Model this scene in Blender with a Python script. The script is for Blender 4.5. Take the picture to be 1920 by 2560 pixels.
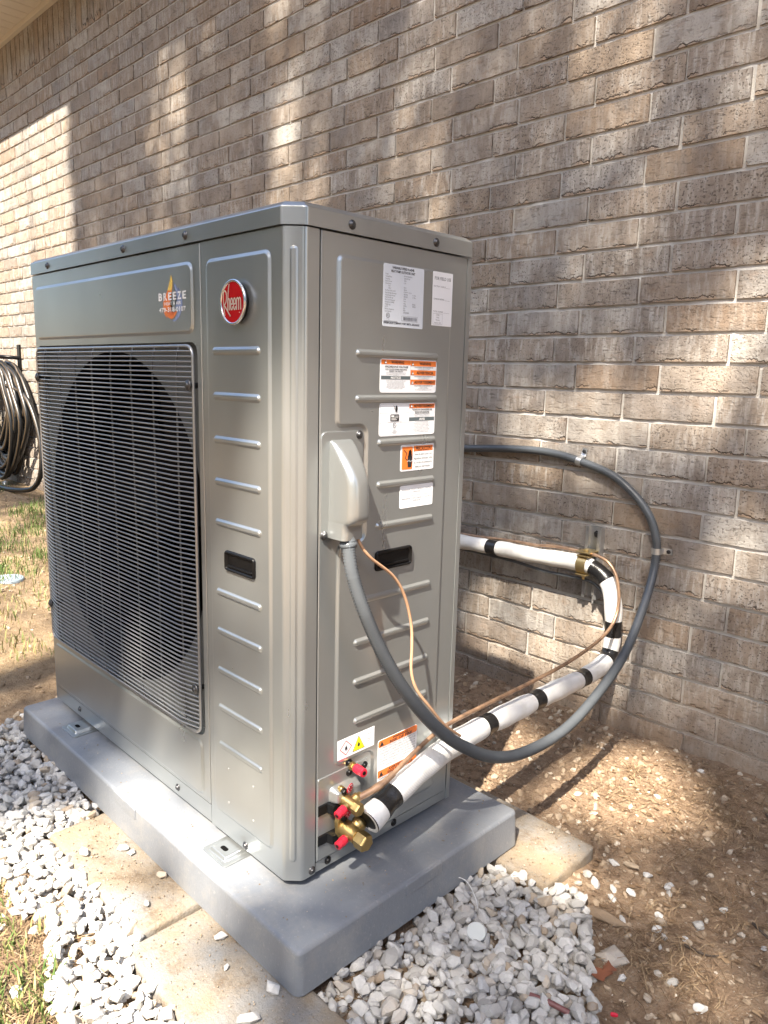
import bpy, bmesh, math, random
import numpy as np
from mathutils import Vector, Matrix, noise as mnoise

random.seed(7)
RNG = np.random.default_rng(11)
scene = bpy.context.scene
for o in list(bpy.data.objects):
    bpy.data.objects.remove(o)
COL = scene.collection

# ------------------------------------------------------------------ camera
cam_d = bpy.data.cameras.new('camera')
cam = bpy.data.objects.new('camera', cam_d)
COL.objects.link(cam)
CAM = Vector((0.8475, -0.6555, 0.8109))
cR = Vector((0.70219446, 0.71158935, 0.02373893))
cU = Vector((-0.14552335, 0.11080439, 0.98313038))
cF = Vector((-0.69695473, 0.69380327, -0.18135909))
m = Matrix((cR, cU, -cF)).transposed().to_4x4()
m.translation = CAM
cam.matrix_world = m
cam_d.sensor_fit = 'VERTICAL'
cam_d.sensor_height = 36.0
cam_d.sensor_width = 27.0
cam_d.lens = 1860.1 / 2560 * 36.0
cam_d.clip_start = 0.02
cam_d.clip_end = 900
scene.camera = cam
scene.render.resolution_x = 768
scene.render.resolution_y = 1024

# ------------------------------------------------------------------ sky, sun, exposure
SUN = Vector((0.274, -0.685, 1.0)).normalized()          # towards the sun
world = bpy.data.worlds.new('World')
scene.world = world
world.use_nodes = True
wn = world.node_tree
for n in list(wn.nodes):
    wn.nodes.remove(n)
w_out = wn.nodes.new('ShaderNodeOutputWorld')
w_bg = wn.nodes.new('ShaderNodeBackground')
w_sky = wn.nodes.new('ShaderNodeTexSky')
w_sky.sky_type = 'NISHITA'
w_sky.sun_disc = False
w_sky.sun_elevation = math.asin(SUN.z)
w_sky.sun_rotation = math.atan2(SUN.x, SUN.y)
w_sky.air_density = 1.0
w_sky.dust_density = 2.5
w_sky.ozone_density = 0.8
w_bg.inputs['Strength'].default_value = 0.115
wn.links.new(w_sky.outputs[0], w_bg.inputs['Color'])
wn.links.new(w_bg.outputs[0], w_out.inputs['Surface'])

sun_d = bpy.data.lights.new('sun', 'SUN')
sun_d.energy = 5.0
sun_d.angle = math.radians(0.6)
sun_d.color = (1.0, 0.90, 0.76)
sun = bpy.data.objects.new('sun', sun_d)
COL.objects.link(sun)
sun.rotation_euler = (-SUN).to_track_quat('-Z', 'Y').to_euler()
sun.location = SUN * 30

vs = scene.view_settings
vs.view_transform = 'Standard'
vs.look = 'None'
vs.exposure = 1.92
vs.gamma = 1.0
vs.use_curve_mapping = False

# ------------------------------------------------------------------ measures
W, D, H = 0.95, 0.3758, 1.0108            # cabinet
WY = 1.1133                               # brick face of the wall
HC, LB, Z0 = 0.0699, 0.2314, 1.6923       # course height, brick pitch, a bed joint
GZ = -0.1145                              # soil
PZT, PZB = -0.014, -0.0845                # pad top / bottom
SOF = 2.70                                # soffit height

# ------------------------------------------------------------------ material helpers
class NT:
    def __init__(self, name):
        self.m = bpy.data.materials.new(name)
        self.m.use_nodes = True
        self.t = self.m.node_tree
        self.b = self.t.nodes['Principled BSDF']
    def n(self, kind, **kw):
        nd = self.t.nodes.new(kind)
        for k, v in kw.items():
            setattr(nd, k, v)
        return nd
    def link(self, a, b):
        self.t.links.new(a, b)
    def val(self, sock, v):
        if hasattr(v, 'is_output') or isinstance(v, bpy.types.NodeSocket):
            self.link(v, sock)
        else:
            sock.default_value = v
    def pos(self, scale=(1, 1, 1)):
        g = self.n('ShaderNodeNewGeometry')
        mp = self.n('ShaderNodeMapping')
        mp.inputs['Scale'].default_value = scale
        self.link(g.outputs['Position'], mp.inputs['Vector'])
        return mp.outputs[0]
    def noise(self, vec, scale, detail=4, rough=0.55, dist=0.0):
        nd = self.n('ShaderNodeTexNoise')
        self.link(vec, nd.inputs['Vector'])
        nd.inputs['Scale'].default_value = scale
        nd.inputs['Detail'].default_value = detail
        nd.inputs['Roughness'].default_value = rough
        nd.inputs['Distortion'].default_value = dist
        return nd.outputs['Fac']
    def ramp(self, fac, stops, interp='LINEAR'):
        r = self.n('ShaderNodeValToRGB')
        cr = r.color_ramp
        cr.interpolation = interp
        while len(cr.elements) < len(stops):
            cr.elements.new(0.5)
        for e, (p, c) in zip(cr.elements, stops):
            e.position = p
            if not isinstance(c, (tuple, list)):
                c = (c, c, c)
            e.color = (*c, 1)
        self.link(fac, r.inputs[0])
        return r.outputs[0]
    def mix(self, fac, a, b, mode='MIX'):
        x = self.n('ShaderNodeMix', data_type='RGBA', blend_type=mode)
        self.val(x.inputs[0], fac)
        self.val(x.inputs[6], a if not isinstance(a, tuple) else (*a, 1))
        self.val(x.inputs[7], b if not isinstance(b, tuple) else (*b, 1))
        return x.outputs[2]
    def math(self, op, a, b=0.0, clamp=False):
        x = self.n('ShaderNodeMath', operation=op, use_clamp=clamp)
        self.val(x.inputs[0], a)
        self.val(x.inputs[1], b)
        return x.outputs[0]
    def bump(self, h, strength, dist, normal=None):
        b = self.n('ShaderNodeBump')
        b.inputs['Strength'].default_value = strength
        b.inputs['Distance'].default_value = dist
        self.link(h, b.inputs['Height'])
        if normal is not None:
            self.link(normal, b.inputs['Normal'])
        return b.outputs[0]
    def out(self, color=None, rough=None, metal=None, normal=None, spec=None):
        if color is not None:
            self.val(self.b.inputs['Base Color'], color if not isinstance(color, tuple) else (*color, 1))
        if rough is not None:
            self.val(self.b.inputs['Roughness'], rough)
        if metal is not None:
            self.val(self.b.inputs['Metallic'], metal)
        if normal is not None:
            self.link(normal, self.b.inputs['Normal'])
        if spec is not None:
            self.val(self.b.inputs['Specular IOR Level'], spec)
        return self.m

def simple(name, color, rough=0.5, metal=0.0, spec=None, var=0.12, scale=60.0, bump=0.0):
    t = NT(name)
    v = t.noise(t.pos(), scale, 4)
    c = t.mix(t.math('MULTIPLY', v, var * 2), color, tuple(x * 0.55 for x in color))
    nrm = t.bump(t.noise(t.pos(), scale * 6, 3), bump, 0.001) if bump else None
    return t.out(c, rough, metal, nrm, spec)

M = {}

def make_materials():
    # painted steel of the cabinet: semi-gloss metallic taupe grey
    t = NT('cabinet_paint')
    p = t.pos()
    big = t.noise(p, 5, 3)
    c = t.mix(big, (0.395, 0.418, 0.422), (0.430, 0.452, 0.454))
    r = t.ramp(t.noise(t.pos((1, 1, 0.35)), 14, 4), [(0.3, 0.27), (0.75, 0.34)])
    nrm = t.bump(t.noise(p, 7, 1), 0.06, 0.004)
    dust = t.ramp(t.noise(t.pos((1, 1, .4)), 9, 6, .7), [(0.48, 0), (0.75, 0.14)])
    c = t.mix(dust, c, (0.50, 0.46, 0.40))
    M['metal'] = t.out(c, r, 0.76, nrm)
    t.b.inputs['Coat Weight'].default_value = 0.12
    t.b.inputs['Coat Roughness'].default_value = 0.16
    M['shroud'] = simple('shroud_paint_shaded', (0.13, 0.138, 0.138), 0.5, 0.35)  # cabinet paint made darker: shade behind the wires put into the colour
    M['dark_gap'] = simple('interior_black', (0.003, 0.003, 0.003), 0.8, spec=0.1)
    M['rod'] = simple('grille_rod_coat_shaded', (0.13, 0.133, 0.135), 0.4, 0.5)  # darker than the wires: shade on the rods is painted in
    M['wire'] = simple('grille_wire_coat', (0.40, 0.405, 0.41), 0.28, 0.7)
    M['fan_black'] = simple('fan_black', (0.0025, 0.0025, 0.003), 0.6, spec=0.15)
    M['black_plastic'] = simple('black_plastic', (0.004, 0.004, 0.0045), 0.38, spec=0.3, bump=0.1)
    M['black_rubber'] = simple('black_rubber', (0.005, 0.0055, 0.006), 0.38, spec=0.35, bump=0.2, scale=90)
    M['screw'] = simple('dark_zinc', (0.10, 0.10, 0.105), 0.35, 0.8)
    M['zinc'] = simple('galvanised', (0.68, 0.69, 0.69), 0.36, 0.8, var=0.3, scale=90)
    M['yellow_zinc'] = simple('yellow_zinc', (0.62, 0.48, 0.24), 0.34, 0.85, var=0.3, scale=120)
    M['chrome'] = simple('chrome', (0.80, 0.80, 0.80), 0.14, 1.0, var=0.02)
    M['brass'] = simple('brass', (0.50, 0.36, 0.15), 0.36, 0.9, var=0.35, scale=150, bump=0.25)
    M['red_plastic'] = simple('red_plastic', (0.62, 0.018, 0.045), 0.33, var=0.15)
    M['red_enamel'] = simple('red_enamel', (0.48, 0.008, 0.012), 0.2, var=0.05)
    M['cream'] = simple('cream_lettering', (0.72, 0.66, 0.55), 0.3, 0.3, var=0.05)
    M['paper'] = simple('label_paper', (0.80, 0.82, 0.85), 0.45, var=0.03)
    M['paper_blue'] = simple('label_silver', (0.63, 0.68, 0.74), 0.40, var=0.03)
    M['ink'] = simple('black_ink', (0.02, 0.02, 0.024), 0.5, var=0.02)
    M['grey_ink'] = simple('grey_ink', (0.16, 0.17, 0.19), 0.5, var=0.02)
    M['band'] = simple('slate_band', (0.10, 0.125, 0.135), 0.45, var=0.03)
    M['orange'] = simple('orange_ink', (0.80, 0.20, 0.035), 0.42, var=0.05)
    M['flame_orange'] = simple('flame_orange', (0.80, 0.21, 0.045), 0.4, var=0.1)
    M['flame_core'] = simple('flame_core', (0.66, 0.14, 0.03), 0.4, var=0.1)
    M['flame_yellow'] = simple('flame_yellow', (0.80, 0.55, 0.10), 0.4, var=0.15)
    M['flame_blue'] = simple('flame_blue', (0.24, 0.30, 0.48), 0.4, var=0.2)
    M['yellow'] = simple('yellow_ink', (0.85, 0.78, 0.02), 0.4, var=0.02)
    M['red_ink'] = simple('red_ink', (0.62, 0.06, 0.03), 0.4, var=0.02)
    M['white_ink'] = simple('white_ink', (0.82, 0.82, 0.82), 0.4, var=0.02)
    M['conduit'] = simple('grey_pvc', (0.105, 0.117, 0.130), 0.32, var=0.3, scale=40)
    M['wire_tan'] = simple('thermostat_cable', (0.55, 0.33, 0.20), 0.4, var=0.3, scale=200)
    M['tape'] = simple('black_tape', (0.016, 0.016, 0.017), 0.26, var=0.3, bump=0.35, scale=60)
    M['hose'] = simple('black_hose', (0.009, 0.010, 0.011), 0.36, var=0.3)
    M['hose_stripe'] = simple('hose_orange_stripe', (0.07, 0.045, 0.022), 0.5)
    M['soffit'] = simple('vinyl_soffit', (0.62, 0.56, 0.47), 0.5, var=0.08, scale=20)
    M['roof'] = simple('asphalt_shingle', (0.09, 0.085, 0.08), 0.9, bump=0.5)
    M['blue_lid'] = simple('blue_grey_lid', (0.36, 0.44, 0.50), 0.5, bump=0.3)
    M['leaf_brown'] = simple('dry_leaf', (0.24, 0.085, 0.042), 0.6, var=0.4, scale=80)
    M['rust_pipe'] = simple('maroon_tube', (0.19, 0.075, 0.07), 0.4)
    M['white_wire'] = simple('white_wire', (0.72, 0.72, 0.70), 0.4)
    M['mist_disc'] = simple('frosted_disc', (0.55, 0.57, 0.55), 0.35)

    # copper tube, patchy oxide
    t = NT('copper')
    v = t.noise(t.pos(), 38, 4)
    c = t.ramp(v, [(0.3, (0.24, 0.155, 0.11)), (0.55, (0.47, 0.30, 0.19)), (0.8, (0.56, 0.385, 0.26))])
    M['copper'] = t.out(c, 0.40, 0.6)

    # woven white pipe insulation
    t = NT('white_insulation')
    p = t.pos()
    n1 = t.noise(p, 30, 4)
    c = t.mix(t.ramp(n1, [(0.45, 0), (0.8, 1)]), (0.74, 0.74, 0.73), (0.62, 0.61, 0.57))
    wv = t.n('ShaderNodeTexWave', wave_type='BANDS', bands_direction='DIAGONAL')
    t.link(p, wv.inputs['Vector'])
    wv.inputs['Scale'].default_value = 120
    nrm = t.bump(wv.outputs['Fac'], 0.25, 0.0008)
    nrm = t.bump(n1, 0.35, 0.004, nrm)
    M['insulation'] = t.out(c, 0.55, 0.0, nrm)

    # bricks: colour per brick (object random or face attribute)
    for key in ('obj', 'att'):
        t = NT('brick_' + key)
        if key == 'obj':
            rnd = t.n('ShaderNodeObjectInfo').outputs['Random']
        else:
            a = t.n('ShaderNodeAttribute', attribute_name='rnd')
            rnd = a.outputs['Fac']
        base = t.ramp(rnd, [(0.0, (0.265, 0.190, 0.132)), (0.10, (0.400, 0.350, 0.298)), (0.20, (0.330, 0.262, 0.203)), (0.30, (0.440, 0.415, 0.380)),
                            (0.40, (0.315, 0.292, 0.270)), (0.50, (0.335, 0.262, 0.195)), (0.60, (0.410, 0.362, 0.310)), (0.70, (0.240, 0.198, 0.165)),
                            (0.79, (0.450, 0.425, 0.388)), (0.88, (0.310, 0.235, 0.170)), (1.0, (0.345, 0.328, 0.310))])
        rnd2 = t.math('FRACT', t.math('MULTIPLY', rnd, 17.3))
        rnd3 = t.math('FRACT', t.math('MULTIPLY', rnd, 29.7))
        rv = t.math('MULTIPLY', rnd, 37.0)
        cmb = t.n('ShaderNodeCombineXYZ')
        t.link(rv, cmb.inputs[1])
        def bpos(scale):
            ad = t.n('ShaderNodeVectorMath', operation='ADD')
            t.link(t.pos(scale), ad.inputs[0])
            t.link(cmb.outputs[0], ad.inputs[1])
            return ad.outputs[0]
        fine = bpos((1, 1, 1))
        blot = t.noise(bpos((1, 1, 0.7)), 15, 4, 0.6)
        streak = t.noise(bpos((3.2, 1, 0.55)), 26, 5, 0.65)
        pale = t.ramp(streak, [(0.47, 0), (0.62, 1)])
        c = t.mix(t.ramp(blot, [(0.42, 0), (0.66, 0.8)]), base, (0.225, 0.182, 0.145))
        c = t.mix(t.math('MULTIPLY', pale, t.math('ADD', .10, t.math('MULTIPLY', rnd3, .5))), c, (0.56, 0.535, 0.495))
        rust = t.ramp(t.noise(bpos((0.8, 1, 1.6)), 21, 3), [(0.60, 0), (0.75, 1)])
        c = t.mix(t.math('MULTIPLY', rust, 0.4), c, (0.30, 0.195, 0.12))
        grey = t.ramp(t.noise(bpos((0.7, 1, 0.7)), 12, 2), [(0.58, 0), (0.75, 1)])
        c = t.mix(t.math('MULTIPLY', grey, 0.45), c, (0.16, 0.16, 0.165))
        bz = t.n('ShaderNodeAttribute', attribute_name='bz').outputs['Fac']
        wob = t.math('MULTIPLY', t.math('SUBTRACT', t.noise(bpos((1, 1, .25)), 46, 4, 0.65), .5), 1.15)
        hgt = t.math('ADD', bz, wob)
        torn = t.ramp(t.math('MULTIPLY', t.math('ADD', hgt, 1.0), 1.0), [(0.10, 1), (0.16, 0)])
        gate = t.ramp(t.noise(bpos((1, 1, .2)), 15, 2), [(0.50, 0), (0.58, 1)])
        torn = t.math('MULTIPLY', torn, gate)
        lip = t.math('MULTIPLY', t.ramp(t.math('ADD', hgt, 1.0), [(0.08, 0), (0.13, 1), (0.17, 1), (0.22, 0)]), gate)
        c = t.mix(t.math('MULTIPLY', torn, .6), c, (0.40, 0.285, 0.195))
        c = t.mix(t.math('MULTIPLY', lip, .85), c, (0.045, 0.030, 0.022))
        zsep = t.n('ShaderNodeSeparateXYZ')
        t.link(t.pos(), zsep.inputs[0])
        spl = t.math('ADD', zsep.outputs[2], t.math('MULTIPLY', t.math('SUBTRACT', t.noise(t.pos(), 7, 5, .7), .5), .42))
        c = t.mix(t.ramp(t.math('ADD', spl, .5), [(0.40, .62), (0.56, 0)]), c, (0.30, 0.205, 0.13))
        grain = t.noise(fine, 330, 3, 0.7)
        pit = t.ramp(t.noise(bpos((1, 1, 0.92)), 235, 1, 0.5), [(0.325, 1), (0.39, 0)])
        pit = t.math('MULTIPLY', pit, t.math('ADD', .25, t.math('MULTIPLY', rnd2, .75)))
        c = t.mix(t.math('MULTIPLY', pit, 0.7), c, (0.060, 0.047, 0.038))
        crack = t.ramp(t.noise(bpos((0.55, 1, 2.2)), 60, 4, 0.6, 0.6), [(0.33, 1), (0.40, 0)])
        c = t.mix(t.math('MULTIPLY', crack, 0.25), c, (0.12, 0.085, 0.06))
        c = t.mix(t.math('MULTIPLY', t.math('SUBTRACT', grain, 0.5), 0.5), c, (0.55, 0.51, 0.45))
        h = t.math('ADD', t.math('MULTIPLY', t.noise(fine, 70, 5, 0.7), 1.0), t.math('MULTIPLY', grain, 0.35))
        h = t.math('SUBTRACT', h, t.math('MULTIPLY', pit, 0.5))
        h = t.math('SUBTRACT', h, t.math('MULTIPLY', crack, 0.5))
        h = t.math('SUBTRACT', h, t.math('MULTIPLY', lip, 0.8))
        nrm = t.bump(h, 0.8, 0.0045)
        M['brick_' + key] = t.out(c, 0.88, 0, nrm, 0.25)

    t = NT('mortar')
    p = t.pos()
    v = t.noise(p, 26, 5)
    c = t.ramp(v, [(0.3, (0.45, 0.43, 0.40)), (0.7, (0.60, 0.585, 0.56))])
    zsep = t.n('ShaderNodeSeparateXYZ')
    t.link(t.pos(), zsep.inputs[0])
    spl = t.math('ADD', zsep.outputs[2], t.math('MULTIPLY', t.math('SUBTRACT', t.noise(t.pos(), 7, 5, .7), .5), .42))
    c = t.mix(t.ramp(t.math('ADD', spl, .5), [(0.40, .62), (0.56, 0)]), c, (0.30, 0.205, 0.13))
    M['mortar'] = t.out(c, 0.9, 0, t.bump(t.noise(p, 240, 4), 0.5, 0.003), 0.2)

    # soil
    t = NT('soil')
    p = t.pos()
    a = t.noise(p, 2.3, 5, 0.6)
    b = t.noise(p, 38, 6, 0.7)
    sep = t.n('ShaderNodeSeparateXYZ')
    t.link(t.pos(), sep.inputs[0])
    sandy = t.math('MULTIPLY', t.math('ADD', sep.outputs[0], 0.9), -1.6, True)      # sandier towards the lawn
    c1 = t.ramp(b, [(0.30, (0.160, 0.104, 0.066)), (0.5, (0.365, 0.252, 0.165)), (0.72, (0.49, 0.362, 0.248))])
    c2 = t.ramp(b, [(0.25, (0.24, 0.165, 0.095)), (0.5, (0.40, 0.29, 0.175)), (0.75, (0.50, 0.385, 0.25))])
    c = t.mix(sandy, c1, c2)
    c = t.mix(t.ramp(a, [(0.48, 0), (0.70, 0.55)]), c, (0.20, 0.15, 0.11))
    c = t.mix(t.math('MULTIPLY', t.ramp(t.noise(p, 210, 2), [(0.58, 0), (0.68, 1)]), 0.5), c, (0.50, 0.43, 0.34))
    hh = t.math('ADD', b, t.math('MULTIPLY', t.noise(p, 170, 5, 0.75), 0.6))
    M['soil'] = t.out(c, 0.95, 0, t.bump(hh, 1.0, 0.018), 0.15)

    # stones (face attribute picks tone)
    for key, cols in (('gravel', [(0.0, (0.36, 0.345, 0.32)), (0.3, (0.49, 0.475, 0.445)), (0.6, (0.60, 0.585, 0.555)), (0.82, (0.44, 0.44, 0.44)), (0.93, (0.46, 0.385, 0.295)), (1.0, (0.31, 0.24, 0.17))]),
                      ('pebble', [(0.0, (0.22, 0.155, 0.10)), (0.5, (0.31, 0.23, 0.155)), (0.82, (0.39, 0.31, 0.225)), (1.0, (0.55, 0.49, 0.41))])):
        t = NT(key + '_stone')
        a = t.n('ShaderNodeAttribute', attribute_name='rnd')
        c = t.ramp(a.outputs['Fac'], cols)
        p = t.pos()
        v = t.noise(p, 95, 5, 0.7)
        c = t.mix(t.ramp(v, [(0.42, 0), (0.72, 0.5)]), c, (0.34, 0.335, 0.33) if key == 'gravel' else (0.19, 0.15, 0.11))
        c = t.mix(t.ramp(t.noise(p, 480, 3), [(0.6, 0), (0.72, 0.35)]), c, (0.25, 0.25, 0.26))
        M[key] = t.out(c, 0.85, 0, t.bump(t.noise(p, 260, 5, 0.7), 0.5, 0.002), 0.25)

    # concrete pavers
    t = NT('paver_concrete')
    p = t.pos()
    a = t.noise(p, 7, 5, 0.6)
    c = t.ramp(a, [(0.36, (0.27, 0.265, 0.255)), (0.52, (0.285, 0.235, 0.175)), (0.7, (0.30, 0.225, 0.145))])
    soil = t.ramp(t.noise(p, 13, 7, 0.8), [(0.52, 0), (0.66, 0.85)])
    c = t.mix(soil, c, (0.16, 0.115, 0.075))
    c = t.mix(t.ramp(t.noise(p, 420, 2), [(0.60, 0), (0.66, 0.6)]), c, (0.16, 0.155, 0.15))
    c = t.mix(t.ramp(t.noise(p, 300, 2), [(0.28, 0.5), (0.36, 0)]), c, (0.42, 0.41, 0.39))
    M['paver'] = t.out(c, 0.9, 0, t.bump(t.noise(p, 150, 6, 0.75), 0.9, 0.004), 0.2)

    # plastic equipment pad
    t = NT('pad_plastic')
    p = t.pos()
    a = t.noise(p, 12, 5, 0.6)
    c = t.mix(a, (0.172, 0.188, 0.214), (0.225, 0.240, 0.262))
    c = t.mix(t.ramp(t.noise(p, 9, 6, 0.75), [(0.48, 0), (0.70, 0.55)]), c, (0.33, 0.315, 0.29))
    c = t.mix(t.ramp(t.noise(t.pos((1, 1, .15)), 34, 5, 0.7), [(0.55, 0), (0.75, 0.3)]), c, (0.15, 0.155, 0.17))
    c = t.mix(t.ramp(t.noise(p, 150, 3), [(0.62, 0), (0.7, 0.4)]), c, (0.33, 0.33, 0.33))
    rr = t.ramp(a, [(0.3, 0.34), (0.7, 0.48)])
    M['pad'] = t.out(c, rr, 0, t.bump(t.noise(p, 210, 5, .65), 0.32, 0.0022), 0.45)

    # grass, straw, leaves
    for key, cols, tr in (('grass', [(0.0, (0.055, 0.10, 0.022)), (0.5, (0.10, 0.15, 0.04)), (0.8, (0.30, 0.27, 0.11)), (1.0, (0.42, 0.34, 0.17))], 0.0),
                          ('straw', [(0.0, (0.11, 0.07, 0.04)), (0.5, (0.22, 0.145, 0.085)), (1.0, (0.38, 0.28, 0.17))], 0.0),
                          ('foliage', [(0.0, (0.035, 0.07, 0.018)), (0.6, (0.06, 0.105, 0.03)), (1.0, (0.10, 0.14, 0.045))], 0.0)):
        t = NT(key)
        a = t.n('ShaderNodeAttribute', attribute_name='rnd')
        M[key] = t.out(t.ramp(a.outputs['Fac'], cols), 0.7, 0, None, 0.25)
    t = NT('bark')
    p = t.pos((1, 1, 0.25))
    v = t.noise(p, 22, 5)
    M['bark'] = t.out(t.ramp(v, [(0.35, (0.05, 0.038, 0.03)), (0.7, (0.17, 0.13, 0.10))]), 0.95, 0, t.bump(v, 0.9, 0.03))

make_materials()

# ------------------------------------------------------------------ object helpers
def wloc(parent):
    v = Vector((0, 0, 0))
    while parent is not None:
        v += parent.location
        parent = parent.parent
    return v

def tag(o, label=None, cat=None, group=None, kind=None):
    if label: o['label'] = label
    if cat: o['category'] = cat
    if group: o['group'] = group
    if kind: o['kind'] = kind
    return o

def empty(name, loc, parent=None):
    o = bpy.data.objects.new(name, None)
    o.empty_display_size = 0.05
    COL.objects.link(o)
    if parent:
        o.parent = parent
        o.location = Vector(loc) - wloc(parent)
    else:
        o.location = loc
    return o

def link_mesh(name, me, parent=None, loc=(0, 0, 0)):
    o = bpy.data.objects.new(name, me)
    COL.objects.link(o)
    o.parent = parent
    o.location = Vector(loc) - wloc(parent)
    return o

class MB:
    """collects shapes in world coordinates, links them as one mesh object"""
    def __init__(self):
        self.v, self.f, self.mi, self.sm = [], [], [], []
    def add(self, vs_, fs_, mi=0, smooth=False):
        k = len(self.v)
        self.v += [tuple(p) for p in vs_]
        for f in fs_:
            self.f.append(tuple(i + k for i in f))
            self.mi.append(mi)
            self.sm.append(smooth)
        return self
    def box(self, lo, hi, mi=0):
        x0, y0, z0 = lo
        x1, y1, z1 = hi
        return self.add([(x0, y0, z0), (x1, y0, z0), (x1, y1, z0), (x0, y1, z0), (x0, y0, z1), (x1, y0, z1), (x1, y1, z1), (x0, y1, z1)],
                        [(0, 3, 2, 1), (4, 5, 6, 7), (0, 1, 5, 4), (1, 2, 6, 5), (2, 3, 7, 6), (3, 0, 4, 7)], mi)
    def rings(self, rings, cap0=True, cap1=True, smooth=True, mi=0, closed=True):
        n = len(rings[0])
        vs_ = [p for r in rings for p in r]
        fs_ = []
        for i in range(len(rings) - 1):
            for j in range(n if closed else n - 1):
                a, b = i * n + j, i * n + (j + 1) % n
                fs_.append((a, b, b + n, a + n))
        self.add(vs_, fs_, mi, smooth)
        if cap0: self.add(rings[0], [tuple(reversed(range(n)))], mi)
        if cap1: self.add(rings[-1], [tuple(range(n))], mi)
        return self
    def lathe(self, p0, axis, prof, n=16, smooth=True, mi=0, hexa=False):
        """prof: [(t, r)] along axis"""
        ax = Vector(axis).normalized()
        u = ax.orthogonal().normalized()
        w = ax.cross(u)
        p0 = Vector(p0)
        rs = []
        for t_, r in prof:
            rs.append([p0 + ax * t_ + (u * math.cos(2 * math.pi * k / n) + w * math.sin(2 * math.pi * k / n)) * r for k in range(n)])
        return self.rings(rs, True, True, smooth, mi)
    def cyl(self, a, b, r, n=14, r1=None, smooth=True, mi=0):
        a, b = Vector(a), Vector(b)
        L = (b - a).length
        return self.lathe(a, b - a, [(0, r), (L, r if r1 is None else r1)], n, smooth, mi)
    def tube(self, pts, r, n=10, cap=True, mi=0, rf=None, stripe=None):
        pts = [Vector(p) for p in pts]
        N = len(pts)
        t0 = (pts[1] - pts[0]).normalized()
        u = t0.orthogonal().normalized()
        rs = []
        prev = t0
        for i, p in enumerate(pts):
            tg = (pts[min(i + 1, N - 1)] - pts[max(i - 1, 0)]).normalized()
            q = prev.rotation_difference(tg)
            u = q @ u
            u = (u - tg * u.dot(tg)).normalized()
            prev = tg
            w = tg.cross(u)
            rr = rf(i, i / (N - 1)) if rf else r
            rs.append([p + (u * math.cos(2 * math.pi * k / n) + w * math.sin(2 * math.pi * k / n)) * rr for k in range(n)])
        k0 = len(self.f)
        self.rings(rs, cap, cap, True, mi)
        if stripe is not None:
            for i in range(N - 1):
                for j in stripe:
                    self.mi[k0 + i * n + j] = 1
        return self
    def build(self, name, mats, parent=None, loc=None):
        base = wloc(parent) if loc is None else Vector(loc)
        me = bpy.data.meshes.new(name)
        me.from_pydata([Vector(p) - base for p in self.v], [], self.f)
        if not isinstance(mats, (list, tuple)): mats = [mats]
        for m_ in mats: me.materials.append(m_)
        me.polygons.foreach_set('material_index', self.mi)
        me.polygons.foreach_set('use_smooth', self.sm)
        me.update()
        return link_mesh(name, me, parent, base)

def catmull(pts, step=0.01):
    P = [Vector(p) for p in pts]
    P = [P[0] * 2 - P[1]] + P + [P[-1] * 2 - P[-2]]
    out = []
    for i in range(1, len(P) - 2):
        a, b, c, d = P[i - 1], P[i], P[i + 1], P[i + 2]
        n = max(2, int((c - b).length / step))
        for k in range(n):
            t = k / n
            out.append(0.5 * ((2 * b) + (c - a) * t + (2 * a - 5 * b + 4 * c - d) * t * t + (3 * b - a - 3 * c + d) * t ** 3))
    out.append(P[-2])
    return out

# planar frames: (a, b, n) -> world
class Frame:
    def __init__(self, o, a, b, n):
        self.o, self.a, self.b, self.n = Vector(o), Vector(a), Vector(b), Vector(n)
    def __call__(self, a, b, n=0.0):
        return self.o + self.a * a + self.b * b + self.n * n
FRONT = Frame((0, 0, 0), (1, 0, 0), (0, 0, 1), (0, -1, 0))
SIDE = Frame((0, 0, 0), (0, 1, 0), (0, 0, 1), (1, 0, 0))
WALL = Frame((0, WY, 0), (1, 0, 0), (0, 0, 1), (0, -1, 0))
TOP = Frame((0, 0, 0), (1, 0, 0), (0, 1, 0), (0, 0, 1))

def rpoly(pts, r, inset=0.0, seg=4):
    """rounded polygon (CCW) inset by a distance; same vertex count for any inset"""
    n = len(pts)
    P = [Vector(p) for p in pts]
    ins = []
    for i in range(n):
        a, b, c = P[i - 1], P[i], P[(i + 1) % n]
        d1, d2 = (b - a).normalized(), (c - b).normalized()
        n1, n2 = Vector((-d1.y, d1.x)), Vector((-d2.y, d2.x))
        k = (n1 + n2)
        k = k / max(1e-6, 1 + n1.dot(n2))
        ins.append(b + k * inset)
    out = []
    for i in range(n):
        a, b, c = ins[i - 1], ins[i], ins[(i + 1) % n]
        d1, d2 = (b - a).normalized(), (c - b).normalized()
        cr = d1.x * d2.y - d1.y * d2.x
        rr = max(1e-4, (r - inset) if cr > 0 else (r + inset))
        ang = math.acos(max(-1, min(1, d1.dot(d2))))
        tl = rr * math.tan(ang / 2)
        tl = min(tl, (b - a).length * 0.49, (c - b).length * 0.49)
        rr = tl / max(1e-6, math.tan(ang / 2))
        s = b - d1 * tl
        side = 1 if cr > 0 else -1
        cen = s + Vector((-d1.y, d1.x)) * side * rr
        v0 = s - cen
        for k in range(seg + 1):
            th = side * ang * k / seg
            out.append(cen + Vector((v0.x * math.cos(th) - v0.y * math.sin(th), v0.x * math.sin(th) + v0.y * math.cos(th))))
    return out

def rect(a0, b0, a1, b1):
    return [(a0, b0), (a1, b0), (a1, b1), (a0, b1)]

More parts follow.
